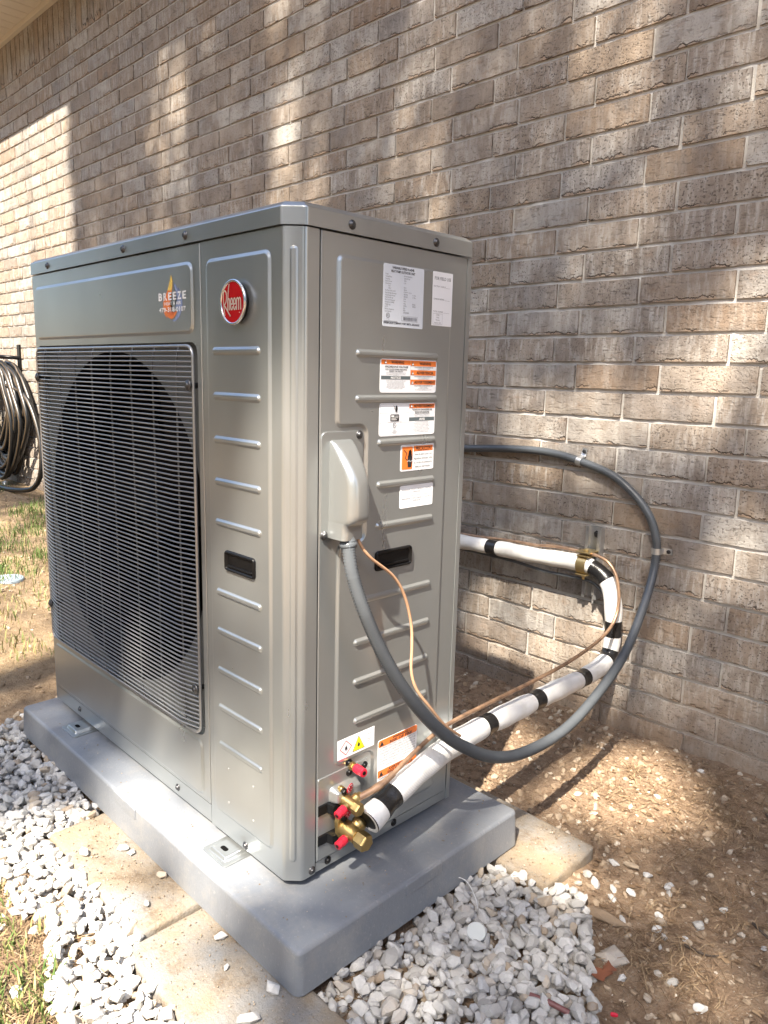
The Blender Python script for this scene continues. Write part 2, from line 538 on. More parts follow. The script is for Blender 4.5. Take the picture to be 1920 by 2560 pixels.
def emboss(mb, fr, pts, r, n0, h, w, seg=4, steps=4, cap=True, mi=0):
    rs = []
    for k in range(steps + 1):
        t = k / steps
        rs.append([fr(p.x, p.y, n0 + h * (3 * t * t - 2 * t ** 3)) for p in rpoly(pts, r, w * t, seg)])
    rs.append([fr(p.x, p.y, n0 + h) for p in rpoly(pts, r, w * 1.12, seg)])
    mb.rings(rs, False, False, True, mi)
    if cap:
        mb.add(rs[-1], [tuple(range(len(rs[-1])))], mi)
    return mb

def slab(mb, fr, pts, r, n0, n1, bev=0.001, seg=3, mi=0):
    """closed rounded plate from n0 to n1 with a small edge bevel"""
    rs = [[fr(p.x, p.y, n0) for p in rpoly(pts, r, 0, seg)],
          [fr(p.x, p.y, n1 - bev) for p in rpoly(pts, r, 0, seg)],
          [fr(p.x, p.y, n1 - bev * 0.3) for p in rpoly(pts, r, bev * 0.3, seg)],
          [fr(p.x, p.y, n1) for p in rpoly(pts, r, bev, seg)]]
    mb.rings(rs, True, True, False, mi)
    return mb

_txt = {}
def text_mesh(s, bold=0.0):
    key = (s, bold)
    if key not in _txt:
        c = bpy.data.curves.new('t', 'FONT')
        c.body = s
        c.resolution_u = 2
        c.offset = bold
        c.fill_mode = 'FRONT'
        o = bpy.data.objects.new('t', c)
        COL.objects.link(o)
        bpy.context.view_layer.update()
        me = bpy.data.meshes.new_from_object(o)
        v = np.array([tuple(p.co)[:2] for p in me.vertices]) if len(me.vertices) else np.zeros((0, 2))
        f = [tuple(p.vertices) for p in me.polygons]
        bpy.data.objects.remove(o)
        bpy.data.curves.remove(c)
        bpy.data.meshes.remove(me)
        _txt[key] = (v, f)
    return _txt[key]

def put_text(mb, fr, s, a, b, h, width=None, n=0.0, align='L', bold=0.0, mi=0, slant=0.0, maxw=None):
    """capital height h (metres); squeezed to a given width"""
    v, f = text_mesh(s, bold)
    if not len(v): return
    x0, x1 = v[:, 0].min(), v[:, 0].max()
    sy = h / 0.70
    sx = sy * 0.82
    if width: sx = width / (x1 - x0)
    if maxw and (x1 - x0) * sx > maxw: sx = maxw / (x1 - x0)
    wd = (x1 - x0) * sx
    off = {'L': 0, 'C': -wd / 2, 'R': -wd}[align]
    vs_ = [fr(a + off + (x - x0) * sx + slant * y * sy, b + y * sy, n) for x, y in v]
    mb.add(vs_, f, mi)

def ribbon(mb, fr, pts, w, n, mi=0, w1=None):
    P = [Vector(p) for p in pts]
    L, R = [], []
    for i, p in enumerate(P):
        d = (P[min(i + 1, len(P) - 1)] - P[max(i - 1, 0)]).normalized()
        q = Vector((-d.y, d.x))
        ww = w if w1 is None else w + (w1 - w) * i / (len(P) - 1)
        L.append(fr(*(p + q * ww / 2), n))
        R.append(fr(*(p - q * ww / 2), n))
    k = len(P)
    mb.add(R + L, [(i, i + 1, k + i + 1, k + i) for i in range(k - 1)], mi)

def flat(mb, fr, pts, n, mi=0):
    mb.add([fr(a, b, n) for a, b in pts], [tuple(range(len(pts)))], mi)

def screw_head(fr, a, b, n, parent, r=0.0052, name='screw', mat='screw'):
    mb = MB()
    o = fr(a, b, n)
    mb.lathe(o, fr.n, [(0, r * 1.35), (0.0008, r * 1.35), (0.0012, r * 0.85), (0.0032, r * 0.8), (0.0040, r * 0.62)], 12, True)
    return mb.build(name, M[mat], parent)

# ================================================================== THE PLACE
def numpy_obj(name, verts, faces, mat, parent=None, loc=(0, 0, 0), rnd=None, smooth=False):
    """verts (n,3), faces (m,k) arrays; rnd: per-face value"""
    me = bpy.data.meshes.new(name)
    verts = np.asarray(verts, dtype=np.float32) - np.array(tuple(loc), dtype=np.float32)
    faces = np.asarray(faces, dtype=np.int32)
    mlen, k = faces.shape
    me.vertices.add(len(verts))
    me.vertices.foreach_set('co', verts.ravel())
    me.loops.add(mlen * k)
    me.loops.foreach_set('vertex_index', faces.ravel())
    me.polygons.add(mlen)
    me.polygons.foreach_set('loop_start', np.arange(0, mlen * k, k, dtype=np.int32))
    me.polygons.foreach_set('use_smooth', np.full(mlen, smooth, dtype=bool))
    if rnd is not None:
        at = me.attributes.new('rnd', 'FLOAT', 'FACE')
        at.data.foreach_set('value', np.asarray(rnd, dtype=np.float32))
    me.materials.append(mat)
    me.update(calc_edges=True)
    me.validate()
    return link_mesh(name, me, parent, loc)

# ---- ground
def ground_h(x, y):
    n = mnoise.noise(Vector((x * 3.1, y * 3.1, 0.3))) * 0.010 + mnoise.noise(Vector((x * 11, y * 11, 4.3))) * 0.0070 \
        + mnoise.noise(Vector((x * 34, y * 34, 1.3))) * 0.0042
    if x > 0.15 or y > 0.6:
        n += 0.002
    d = max(0.0, min(1.0, (y - 0.9) / 0.2))          # a little soil banked up against the wall
    return GZ + n + d * 0.008 + max(0.0, min(0.135, (-1.15 - x) * 0.042))

xs = np.unique(np.concatenate([[-300, -120, -50, -25, -14, -9, -7], np.arange(-6, -1.3, 0.055), np.arange(-1.3, 0.85, 0.013), np.arange(0.85, 2.0, 0.06), [2.5, 3.5, 6, 12, 25, 60, 150, 300]]).round(4))
ys = np.unique(np.concatenate([[-300, -120, -50, -25, -12, -6, -3.5, -2.2, -1.5], np.arange(-1.1, -0.5, 0.05), np.arange(-0.5, 1.14, 0.013), [1.3, 4, 12, 40, 120, 300]]).round(4))
gv = np.array([(x, y, ground_h(x, y) if (-6.1 < x < 2 and -1.2 < y < 1.2) else GZ) for y in ys for x in xs])
nx = len(xs)
gi, gj = np.meshgrid(np.arange(nx - 1), np.arange(len(ys) - 1))
gk = (gj * nx + gi).ravel()
ground = numpy_obj('ground', gv, np.stack([gk, gk + 1, gk + nx + 1, gk + nx], 1), M['soil'], smooth=True)
tag(ground, kind='structure')

# ---- house: brick wall, soldier course, soffit, eave
house = empty('house', (-2.0, WY, GZ))
tag(house, 'house side of brown and grey tumbled bricks with pale mortar under a beige soffit', 'house')
wall_mb = MB().box((-7.0, WY + 0.0068, GZ - 0.25), (3.0, WY + 0.16, SOF + 0.25))
wall = wall_mb.build('wall', M['mortar'], house)

def brick_mesh(bw, bh, seed, nxs=14, nzs=4, depth=0.035):
    r = random.Random(seed)
    hw, hh = bw / 2, bh / 2
    vs_, fs_ = [], []
    chips = [r.randrange(0, nxs + 1) for _ in range(r.choice((1, 2, 3)))]
    for j in range(nzs + 1):
        for i in range(nxs + 1):
            x = -hw + bw * i / nxs
            z = -hh + bh * j / nzs
            edge = i in (0, nxs) or j in (0, nzs)
            x += r.uniform(-.0005, .0005) if edge else 0
            z += r.uniform(-.0005, .0004) if edge else 0
            y = r.uniform(-.0007, .0007) + (0.0004 if edge else 0)
            if j == 0 and any(abs(i - c) <= 1 for c in chips):
                y += r.uniform(.0006, .0026)
                z += r.uniform(-.0003, .0007)
            if j == 1 and any(i == c for c in chips):
                y -= r.uniform(.0006, .0022)
            if j == nzs and r.random() < .10:
                y += r.uniform(.0005, .002)
            vs_.append((x, y, z))
    w1 = nxs + 1
    for j in range(nzs):
        for i in range(nxs):
            a = j * w1 + i
            fs_.append((a, a + 1, a + w1 + 1, a + w1))
    ring = [i for i in range(w1)] + [j * w1 + nxs for j in range(1, nzs + 1)] + [nzs * w1 + i for i in range(nxs - 1, -1, -1)] + [j * w1 for j in range(nzs - 1, 0, -1)]
    k = len(vs_)
    vs_ += [vs_[i] for i in ring]
    vs_ += [(vs_[i][0], depth, vs_[i][2]) for i in ring]
    nr = len(ring)
    front = len(fs_)
    for i in range(nr):
        j = (i + 1) % nr
        fs_.append((k + i, k + nr + i, k + nr + j, k + j))
    return vs_, fs_, front

BW, BH = LB - 0.0080, HC - 0.0098
variants = [brick_mesh(BW, BH, 100 + s) for s in range(26)]
sold_var = [brick_mesh(HC - 0.010, 0.222, 300 + s, 4, 8) for s in range(8)]
ROWX = [0.228, 0.155, 0.008, 0.159, 0.008, 0.157, 0.011, 0.153, 0.01, 0.168, 0.009, 0.168, 0.008, 0.149, 0.225, 0.144, 0.222,
        0.146, 0.231, 0.167, 0.227, 0.146, 0.227, 0.14, 0.0]

CABPX = [(80, 640), (710, 500), (758, 500), (1172, 600), (1112, 2000), (700, 2200), (145, 1740)]
def in_poly(x, y, P):
    c = False
    for i in range(len(P)):
        (x1, y1), (x2, y2) = P[i - 1], P[i]
        if (y1 > y) != (y2 > y) and x < (x2 - x1) * (y - y1) / (y2 - y1) + x1:
            c = not c
    return c
def seen(p):
    d = Vector(p) - CAM
    z = d.dot(cF)
    if z < .1: return None
    return (960 + 1860.1 * d.dot(cR) / z, 1280 - 1860.1 * d.dot(cU) / z, z)

bricks = []
for r in range(-11, 27):
    off = ROWX[r] if 0 <= r < len(ROWX) else (0.155 if r % 2 else 0.010) + random.uniform(-.008, .008)
    zc = Z0 - (r + .5) * HC
    for k in range(-25, 15):
        xc = off + (k + .5) * LB
        if -5.75 < xc < 3.0:
            bricks.append((xc + random.uniform(-.0012, .0012), zc + random.uniform(-.0008, .0008), random.randrange(len(variants)), random.random() < .5, 0))
for k in range(-82, 20):
    xc = (k + .5) * HC
    bricks.append((xc, 2.462 + 0.1145, random.randrange(len(sold_var)), random.random() < .5, 1))

def score(b):
    s = seen((b[0], WY, b[1]))
    if s is None: return 0
    x, y, z = s
    if not (-40 < x < 1960 and -30 < y < 2000) or in_poly(x, y, CABPX): return 0
    return 1 / z ** 2 * (1 if b[4] == 0 else .8)
bricks.sort(key=score, reverse=True)

vmesh = []
for lst in (variants, sold_var):
    ms = []
    for vs_, fs_, front in lst:
        me = bpy.data.meshes.new('brick')
        me.from_pydata(vs_, [], fs_)
        me.materials.append(M['brick_obj'])
        hz = max(abs(v[2]) for v in vs_)
        at = me.attributes.new('bz', 'FLOAT', 'POINT')
        at.data.foreach_set('value', np.array([v[2] / hz for v in vs_], dtype=np.float32))
        for p in me.polygons: p.use_smooth = p.index < front
        ms.append(me)
    vmesh.append(ms)
far_v, far_f, far_r, far_z, nvt = [], [], [], [], 0
for i, (xc, zc, vi, flip, kind) in enumerate(bricks):
    yo = random.uniform(-.0012, .0012)
    if i < 300 and score(bricks[i]) > 0:
        o = link_mesh('brick', vmesh[kind][vi], wall, (xc, WY + yo, zc))
        if flip: o.scale = (1, 1, 1)
        o.rotation_euler = (0, random.uniform(-.006, .006), random.uniform(-.012, .012))
    else:
        vs_, fs_, _ = (variants, sold_var)[kind][vi]
        a = np.array(vs_) + np.array([xc, WY + yo, zc])
        far_v.append(a)
        far_z.append(np.array([v[2] for v in vs_]) / max(abs(v[2]) for v in vs_))
        far_f.append(np.array(fs_) + nvt)
        far_r.append(np.full(len(fs_), random.random()))
        nvt += len(a)
bf = numpy_obj('bricks', np.concatenate(far_v), np.concatenate(far_f), M['brick_att'], wall, wloc(wall), np.concatenate(far_r), smooth=False)
at = bf.data.attributes.new('bz', 'FLOAT', 'POINT')
at.data.foreach_set('value', np.concatenate(far_z).astype(np.float32))
tag(bf, kind='stuff')

EY = WY - 0.335                       # outer edge of the eave
soffit = MB().box((-7.0, EY, SOF + 0.016), (3.0, WY + .005, SOF + 0.03)).build('soffit', M['soffit'], house)
pan = MB()
pw = 0.0915
for s in (-1, 1):
    slab(pan, Frame((0, 0, 0), (1, 0, 0), (0, -1, 0), (0, 0, -1)), rect(-pw / 2 + .0015, -(WY - .026), pw / 2 - .0015, -(EY + .006)), .002, -(SOF + .0145), -(SOF + .004), .003, 2)
    break
pb = Vector((0, 0, 0))
pme_o = pan.build('soffit_panel', M['soffit'], soffit, loc=(0, 0, 0))
pme = pme_o.data
pme_o.location = Vector((-5.9, 0, 0)) - wloc(soffit)
for k in range(1, 96):
    link_mesh('soffit_panel', pme, soffit, (-5.9 + k * pw, 0, 0))
MB().box((-7.0, WY - 0.026, SOF - 0.022), (3.0, WY - 0.002, SOF + 0.0155)).build('trim', M['soffit'], house)
fas = MB().box((-7.0, EY - 0.022, SOF - 0.012), (3.0, EY, SOF + 0.15)).build('fascia', M['soffit'], house)
rf = MB()
rf.add([(-7.2, EY - .06, SOF + .155), (3.2, EY - .06, SOF + .155), (3.2, WY + 3.0, SOF + 1.8), (-7.2, WY + 3.0, SOF + 1.8),
        (-7.2, EY - .06, SOF + .19), (3.2, EY - .06, SOF + .19), (3.2, WY + 3.0, SOF + 1.84), (-7.2, WY + 3.0, SOF + 1.84)],
       [(0, 3, 2, 1), (4, 5, 6, 7), (0, 1, 5, 4), (1, 2, 6, 5), (2, 3, 7, 6), (3, 0, 4, 7)])
rf.build('roof', M['roof'], house)

# ---- trees on the sunny side: their crowns break the sun into patches
E1 = SUN.cross(Vector((0, 0, 1))).normalized()
E2 = E1.cross(SUN).normalized()
if E2.z < 0: E2 = -E2
def uv(p):
    p = Vector(p)
    return (p.dot(E1), p.dot(E2))
GAPS = []       # (u, v, radius, strength): openings in the crowns through which the sun falls
def gap_line(a, b, rad, wgt, n=8):
    a, b = Vector(a), Vector(b)
    for k in range(n + 1):
        u_, v_ = uv(a.lerp(b, k / n))
        GAPS.append((u_, v_, rad, wgt))
def gap_area(a, b, c, rad, wgt, n=5, m_=5):
    """parallelogram a + s(b-a) + t(c-a)"""
    a, b, c = Vector(a), Vector(b), Vector(c)
    for i in range(n + 1):
        for j in range(m_ + 1):
            u_, v_ = uv(a + (b - a) * (i / n) + (c - a) * (j / m_))
            GAPS.append((u_, v_, rad, wgt))
# house wall
gap_area((-5.4, WY, .3), (-3.98, WY, .3), (-5.4, WY, 2.35), .17, 1.0, 7, 9)
gap_area((-3.72, WY, 1.0), (-3.50, WY, 1.0), (-3.72, WY, 2.25), .13, 1.0, 2, 7)
gap_line((-3.05, WY, 1.1), (-3.0, WY, 1.5), .12, .5, 4)
gap_line((-2.34, WY, 1.40), (-2.32, WY, 1.95), .14, .55, 6)
gap_line((-1.43, WY, 1.25), (-1.45, WY, 2.15), .14, .62, 9)
gap_line((-.78, WY, 1.3), (-.82, WY, 2.0), .11, .5, 7)
gap_line((-.13, WY, 1.15), (-.18, WY, 1.80), .12, .58, 7)
gap_line((.12, WY, 1.30), (.20, WY, 1.70), .08, .45, 5)
gap_line((.19, WY, .94), (.45, WY, .95), .075, 1.0, 5)
gap_line((.25, WY, .85), (.45, WY, .83), .07, 1.0, 4)
gap_line((-.20, WY, .70), (.14, WY, .82), .075, .85, 7)
gap_line((-.37, WY, .73), (-.30, WY, .62), .075, .8, 4)
gap_area((-.46, WY, .02), (-.12, WY, .0), (-.42, WY, .20), .075, .8, 5, 3)
gap_line((-.02, WY, .02), (.12, WY, .10), .075, .65, 4)
# soil and gravel
gap_area((.04, .74, GZ), (.19, .73, GZ), (.07, .98, GZ), .065, 1.0, 3, 5)
gap_line((-.10, .62, GZ), (-.12, .85, GZ), .06, .8, 4)
gap_area((-3.6, .55, GZ), (-1.25, .05, GZ), (-3.6, .95, GZ), .16, .9, 12, 4)
gap_area((-1.9, -.25, GZ), (-1.3, -.25, GZ), (-1.9, .15, GZ), .12, .8, 4, 3)
gap_area((-.52, -.20, GZ), (.05, -.22, GZ), (-.40, -.42, GZ), .12, 1.0, 5, 3)
gap_area((.26, .45, GZ), (.62, .20, GZ), (.30, .92, GZ), .06, .38, 6, 6)
gap_line((.30, .62, GZ), (.40, .52, GZ), .05, .6, 3)
gap_line((.46, .44, GZ), (.56, .30, GZ), .05, .7, 3)
gap_line((.14, .10, GZ), (.30, .20, GZ), .06, .3, 4)
gap_area((-.10, WY, .40), (.40, WY, .36), (-.05, WY, .68), .06, .32, 6, 4)
gap_line((.13, .52, PZB), (.21, .46, PZB), .065, 1.0, 3)
# pad and front of the cabinet
gap_line((-.46, -.04, PZT), (-.10, -.04, PZT), .075, 1.0, 8)
gap_line((-.02, 0, .76), (-.10, 0, .58), .055, 1.0, 6)
gap_area((-.20, 0, .44), (-.02, 0, .46), (-.16, 0, .54), .05, .95, 4, 3)
gap_area((-.20, 0, .06), (-.02, 0, .04), (-.20, 0, .22), .055, .85, 4, 4)
gap_line((-.20, 0, .32), (-.04, 0, .33), .05, .5, 4)
gap_area((-.55, 0, .05), (-.27, 0, .05), (-.50, 0, .17), .07, .8, 4, 2)
gap_line((-.62, 0, .86), (-.58, 0, 1.0), .07, .6, 4)
# connection side of the cabinet
gap_area((0, .06, .22), (0, .37, .20), (0, .06, .60), .075, 1.0, 5, 6)
gap_line((.05, .085, .60), (.05, .085, .67), .04, .9, 3)
gap_line((.12, .35, PZT), (.09, .45, PZT), .05, .7, 3)
GA = np.array([(a, b, r, w) for a, b, r, w in GAPS])

us, vv = [], []
for x in (-5.6, 1.3):
    for y in (-.7, WY):
        for z in (GZ, 2.6):
            a_, b_ = uv((x, y, z))
            us.append(a_); vv.append(b_)
U0, U1, V0, V1 = min(us) - .3, max(us) + .3, min(vv) - .2, max(vv) + .2
NL = 115000
cu = RNG.uniform(U0, U1, NL)
cv = RNG.uniform(V0, V1, NL)
lit = np.zeros(NL)
for g in GA:
    d = np.hypot(cu - g[0], cv - g[1])
    s = np.clip((g[2] - d) / .045 + .5, 0, 1) * g[3]
    lit = np.maximum(lit, s)
keep = RNG.random(NL) > np.clip(lit, 0, 1) ** .8
cu, cv = cu[keep], cv[keep]
ct = RNG.uniform(8.5, 12.5, len(cu))
e1, e2, sd_ = np.array(E1), np.array(E2), np.array(SUN)
cpos = cu[:, None] * e1 + cv[:, None] * e2 + ct[:, None] * sd_
# plus an upper crown that closes the trees off (only above the sun's path to the scene)
NX = len(cpos)
def rand_rot(n):
    q = RNG.normal(size=(n, 4))
    q /= np.linalg.norm(q, axis=1)[:, None]
    w, x, y, z = q.T
    return np.stack([np.stack([1 - 2 * (y * y + z * z), 2 * (x * y - z * w), 2 * (x * z + y * w)], 1),
                     np.stack([2 * (x * y + z * w), 1 - 2 * (x * x + z * z), 2 * (y * z - x * w)], 1),
                     np.stack([2 * (x * z - y * w), 2 * (y * z + x * w), 1 - 2 * (x * x + y * y)], 1)], 1)
def leaf_mesh(pos, lw, ll):
    n = len(pos)
    base = np.array([(-.5 * lw, 0, 0), (0, -.5 * ll, 0), (.5 * lw, 0, 0), (0, .5 * ll, 0)])
    sc = RNG.uniform(.6, 1.25, n)[:, None, None]
    v = np.einsum('nij,kj->nki', rand_rot(n), base) * sc + pos[:, None, :]
    return v.reshape(-1, 3), np.arange(n * 4).reshape(n, 4)
edges = np.linspace(U0, U1, 5)
tree_lab = ['tall leafy tree behind the viewer, nearest the pipe side', 'tall leafy tree behind the viewer, second from the pipe side',
            'tall leafy tree beyond the grille side, second from the lawn end', 'tall leafy tree nearest the lawn end']
for k in range(4):
    sel = (cu >= edges[k]) & (cu < edges[k + 1])
    P = cpos[sel]
    cen = P.mean(0)
    root = Vector((cen[0] + .3 * (-1) ** k, cen[1] - 1.3, GZ))
    tr = empty('shade_tree', root)
    tag(tr, tree_lab[k], 'tree', 'trees shading the house')
    tk = MB()
    top = Vector(cen) + Vector((0, -.6, 1.2))
    path = catmull([root + Vector((0, 0, -.2)), root.lerp(top, .35) + Vector((.08, 0, 0)), root.lerp(top, .7), top], .35)
    tk.tube(path, .15, 10, rf=lambda i, t: .17 * (1 - t) + .03)
    for b in range(9):
        s = root.lerp(top, .55 + .05 * b)
        e = Vector(P[RNG.integers(len(P))])
        tk.tube(catmull([s, s.lerp(e, .5) + Vector((0, 0, .15)), e], .3), .03, 6, rf=lambda i, t: .035 * (1 - t) + .006)
    tk.build('trunk', M['bark'], tr)
    v, f = leaf_mesh(P, .062, .10)
    numpy_obj('crown', v, f, M['foliage'], tr, root, RNG.random(len(f)))
# a few trees further off, seen only as reflections in the cabinet
for k, (tx, ty, hh) in enumerate(((7.5, -7.5, 7), (2.6, -11.5, 8), (-3.5, -11, 7.5), (-9, -9.5, 8), (9.5, -2.0, 6.5), (-6.2, -9.2, 7), (-11.5, -6.5, 8.5), (-7.6, -6.4, 6.5), (-13, -11, 9))):
    root = Vector((tx, ty, GZ))
    tr = empty('yard_tree', root)
    tag(tr, ['broad yard tree far right of the viewer', 'broad yard tree straight behind the viewer', 'broad yard tree behind the lawn',
             'broad yard tree at the far lawn corner', 'broad yard tree beside the far right yard edge', 'yard tree in the row behind the lawn, middle one', 'tall yard tree at the lawn end of the row', 'smallest yard tree, nearest the lawn', 'tallest yard tree, behind all the others'][k], 'tree', 'trees across the yard')
    tk = MB()
    tk.tube(catmull([root, root + Vector((.1, 0, hh * .4)), root + Vector((0, .1, hh * .8))], .4), .2, 8, rf=lambda i, t: .22 * (1 - t) + .04)
    tk.build('trunk', M['bark'], tr)
    n = 3600
    dr = RNG.normal(size=(n, 3)); dr /= np.linalg.norm(dr, axis=1)[:, None]
    P = np.array([tx, ty, hh * .46 + GZ]) + dr * (RNG.random(n) ** .4)[:, None] * np.array([2.5, 2.5, hh * .46])
    P += .35 * np.sin(P[:, [1, 2, 0]] * 2.3)
    v, f = leaf_mesh(P, .30, .42)
    numpy_obj('crown', v, f, M['foliage'], tr, root, RNG.random(len(f)))

# ---- pavers under the pad
def paver(label, x0, y0, x1, y1, seed):
    bm = bmesh.new()
    bmesh.ops.create_cube(bm, size=1)
    for v in bm.verts:
        v.co = Vector((x0 + (v.co.x + .5) * (x1 - x0), y0 + (v.co.y + .5) * (y1 - y0), PZB - .0025 - .052 + (v.co.z + .5) * .052))
    bmesh.ops.bevel(bm, geom=bm.edges[:], offset=.009, segments=3, profile=.6, affect='EDGES')
    bmesh.ops.subdivide_edges(bm, edges=[e for e in bm.edges if e.calc_length() > .03], cuts=9, use_grid_fill=True)
    for v in bm.verts:
        p = v.co * 26 + Vector((seed, seed, 0))
        d = mnoise.noise(p) * .0030 + mnoise.noise(p * 3) * .0016
        if v.co.z > PZB - .006: v.co.z += min(0, d * .7)
        else: v.co += Vector((mnoise.noise(p * 2), mnoise.noise(p * 2 + Vector((5, 0, 0))), 0)) * .0036
    me = bpy.data.meshes.new('paver')
    c = Vector(((x0 + x1) / 2, (y0 + y1) / 2, PZB - .0545))
    bm.transform(Matrix.Translation(-c))
    bm.to_mesh(me); bm.free()
    for p in me.polygons: p.use_smooth = True
    me.materials.append(M['paver'])
    return tag(link_mesh('paver', me, None, c), label, 'paver', 'concrete pavers under the pad')
paver('sandy concrete paver under the pad below the fan grille', -.536, -.183, -.1675, .05, 1.3)
paver('grey soil-stained concrete paver under the near pad corner', -.1565, -.212, .235, -.042, 7.7)
paver('pale concrete paver sticking out behind the pad towards the wall', -.20, .404, .217, .580, 3.1)

# ---- equipment pad
pad = empty('equipment_pad', (-.44, .2, PZB))
tag(pad, 'blue-grey plastic equipment pad under the heat pump', 'equipment pad')
mb = MB()
emb = rect(-.987, -.0694, .1056, .4671)
rs = []
for ins, z in ((-.005, PZB), (-.0012, PZT - .0055), (-.0004, PZT - .0036), (.0008, PZT - .0019), (.0025, PZT - .0007), (.0045, PZT - .0001), (.0060, PZT)):
    rs.append([TOP(p.x, p.y, z) for p in rpoly(emb, .010, ins, 6)])
mb.rings(rs, True, True, False)
mb.build('slab', M['pad'], pad)
for fr_, a0, a1 in ((Frame((0, -.0705, 0), (1, 0, 0), (0, 0, 1), (0, -1, 0)), -.482, -.392), (Frame((.1067, 0, 0), (0, 1, 0), (0, 0, 1), (1, 0, 0)), .153, .242)):
    mb = MB()
    slab(mb, fr_, rect(a0, PZT - .0235, a1, PZT - .0015), .003, -.004, .0028, .0015)
    mb.build('grip_lip', M['pad'], pad)

# ================================================================== HEAT PUMP
hp = empty('heat_pump', (-.475, .19, PZT))
tag(hp, 'tall grey heat pump outdoor unit with fan grille and warning labels, on the plastic pad', 'heat pump')
HT = H - .0012
EH = .0032          # height of the pressed panels
# -- fan panel with a rectangular opening
mb = MB()
out = rpoly(rect(-W, .0355, -.2392, HT), .002, 0, 4)
inn = rpoly(rect(-.9445, .160, -.2520, .8565), .020, 0, 4)
rings = [[FRONT(p.x, p.y, -.012) for p in out], [FRONT(p.x, p.y, -.001) for p in out],
         [FRONT(p.x, p.y, 0) for p in rpoly(rect(-W, .0355, -.2392, HT), .002, .001, 4)]]
mb.rings(rings, False, False, False)
o2 = rings[-1]
mb.rings([o2, [FRONT(p.x, p.y, 0) for p in inn]], False, False, False)
mb.rings([[FRONT(p.x, p.y, 0) for p in inn], [FRONT(p.x, p.y, -.003) for p in rpoly(rect(-.9445, .160, -.2520, .8565), .020, .0015, 4)],
          [FRONT(p.x, p.y, -.019) for p in rpoly(rect(-.9445, .160, -.2520, .8565), .020, .0022, 4)]], False, False, True)
emboss(mb, FRONT, rect(-.936, .869, -.2590, .984), .017, .0001, EH, .006)
emboss(mb, FRONT, rect(-.936, .0415, -.2585, .153), .017, .0001, EH, .006)
mb.build('fan_panel', M['metal'], hp)
# recessed sheet with round fan opening
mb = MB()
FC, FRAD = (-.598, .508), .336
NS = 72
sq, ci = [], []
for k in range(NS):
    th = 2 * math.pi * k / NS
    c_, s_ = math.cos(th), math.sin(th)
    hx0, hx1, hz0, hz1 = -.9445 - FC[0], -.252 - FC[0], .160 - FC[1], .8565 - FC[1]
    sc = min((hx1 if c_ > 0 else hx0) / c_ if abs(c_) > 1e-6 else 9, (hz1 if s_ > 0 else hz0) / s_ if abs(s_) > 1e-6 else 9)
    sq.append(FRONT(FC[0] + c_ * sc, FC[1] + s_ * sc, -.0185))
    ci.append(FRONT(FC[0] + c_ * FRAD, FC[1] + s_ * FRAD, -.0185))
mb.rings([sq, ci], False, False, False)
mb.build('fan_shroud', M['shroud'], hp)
mb = MB()
mb.rings([ci] + [[FRONT(FC[0] + (FRAD - d_) * math.cos(2 * math.pi * k / NS), FC[1] + (FRAD - d_) * math.sin(2 * math.pi * k / NS), n_) for k in range(NS)]
                 for d_, n_ in ((.002, -.0215), (.010, -.031), (.012, -.085))], False, False, True)
mb.build('fan_ring', M['fan_black'], hp)
# dark inside, fan
mb = MB()
mb.box((-.945, .085, .02), (-.25, .09, .95)) if False else None
mb.add([FRONT(-.945, .04, -.30), FRONT(-.245, .04, -.30), FRONT(-.245, .98, -.30), FRONT(-.945, .98, -.30)], [(0, 1, 2, 3)])
mb.add([FRONT(-.245, .04, -.014), FRONT(-.245, .98, -.014), FRONT(-.245, .98, -.30), FRONT(-.245, .04, -.30)], [(0, 1, 2, 3)])
mb.add([FRONT(-.945, .04, -.014), FRONT(-.945, .98, -.014), FRONT(-.945, .98, -.30), FRONT(-.945, .04, -.30)], [(0, 1, 2, 3)])
mb.add([FRONT(-.945, .98, -.014), FRONT(-.245, .98, -.014), FRONT(-.245, .98, -.30), FRONT(-.945, .98, -.30)], [(0, 1, 2, 3)])
mb.add([FRONT(-.945, .04, -.014), FRONT(-.245, .04, -.014), FRONT(-.245, .04, -.30), FRONT(-.945, .04, -.30)], [(0, 1, 2, 3)])
mb.build('inner_casing', M['dark_gap'], hp)
mb = MB()
mb.lathe(FRONT(FC[0], FC[1], -.15), FRONT.n, [(0, .062), (.05, .06), (.062, .05), (.066, .018), (.067, .018), (.080, .016), (.082, .012)], 28)
fan = mb.build('fan', M['fan_black'], hp)
for b in range(3):
    mb = MB()
    A, B_ = [], []
    for i in range(9):
        rr = .055 + .25 * i / 8
        sw = .35 * (i / 8) ** 1.4
        for j in range(7):
            th = b * 2.094 + .4 + sw + (j / 6 - .5) * (1.25 + .25 * i / 8)
            A.append(FRONT(FC[0] + rr * math.cos(th), FC[1] + rr * math.sin(th), -.12 + (j / 6 - .5) * .06))
    mb.add(A, [(i * 7 + j, i * 7 + j + 1, i * 7 + j + 8, i * 7 + j + 7) for i in range(8) for j in range(6)], 0, True)
    mb.build('blade', M['fan_black'], fan)
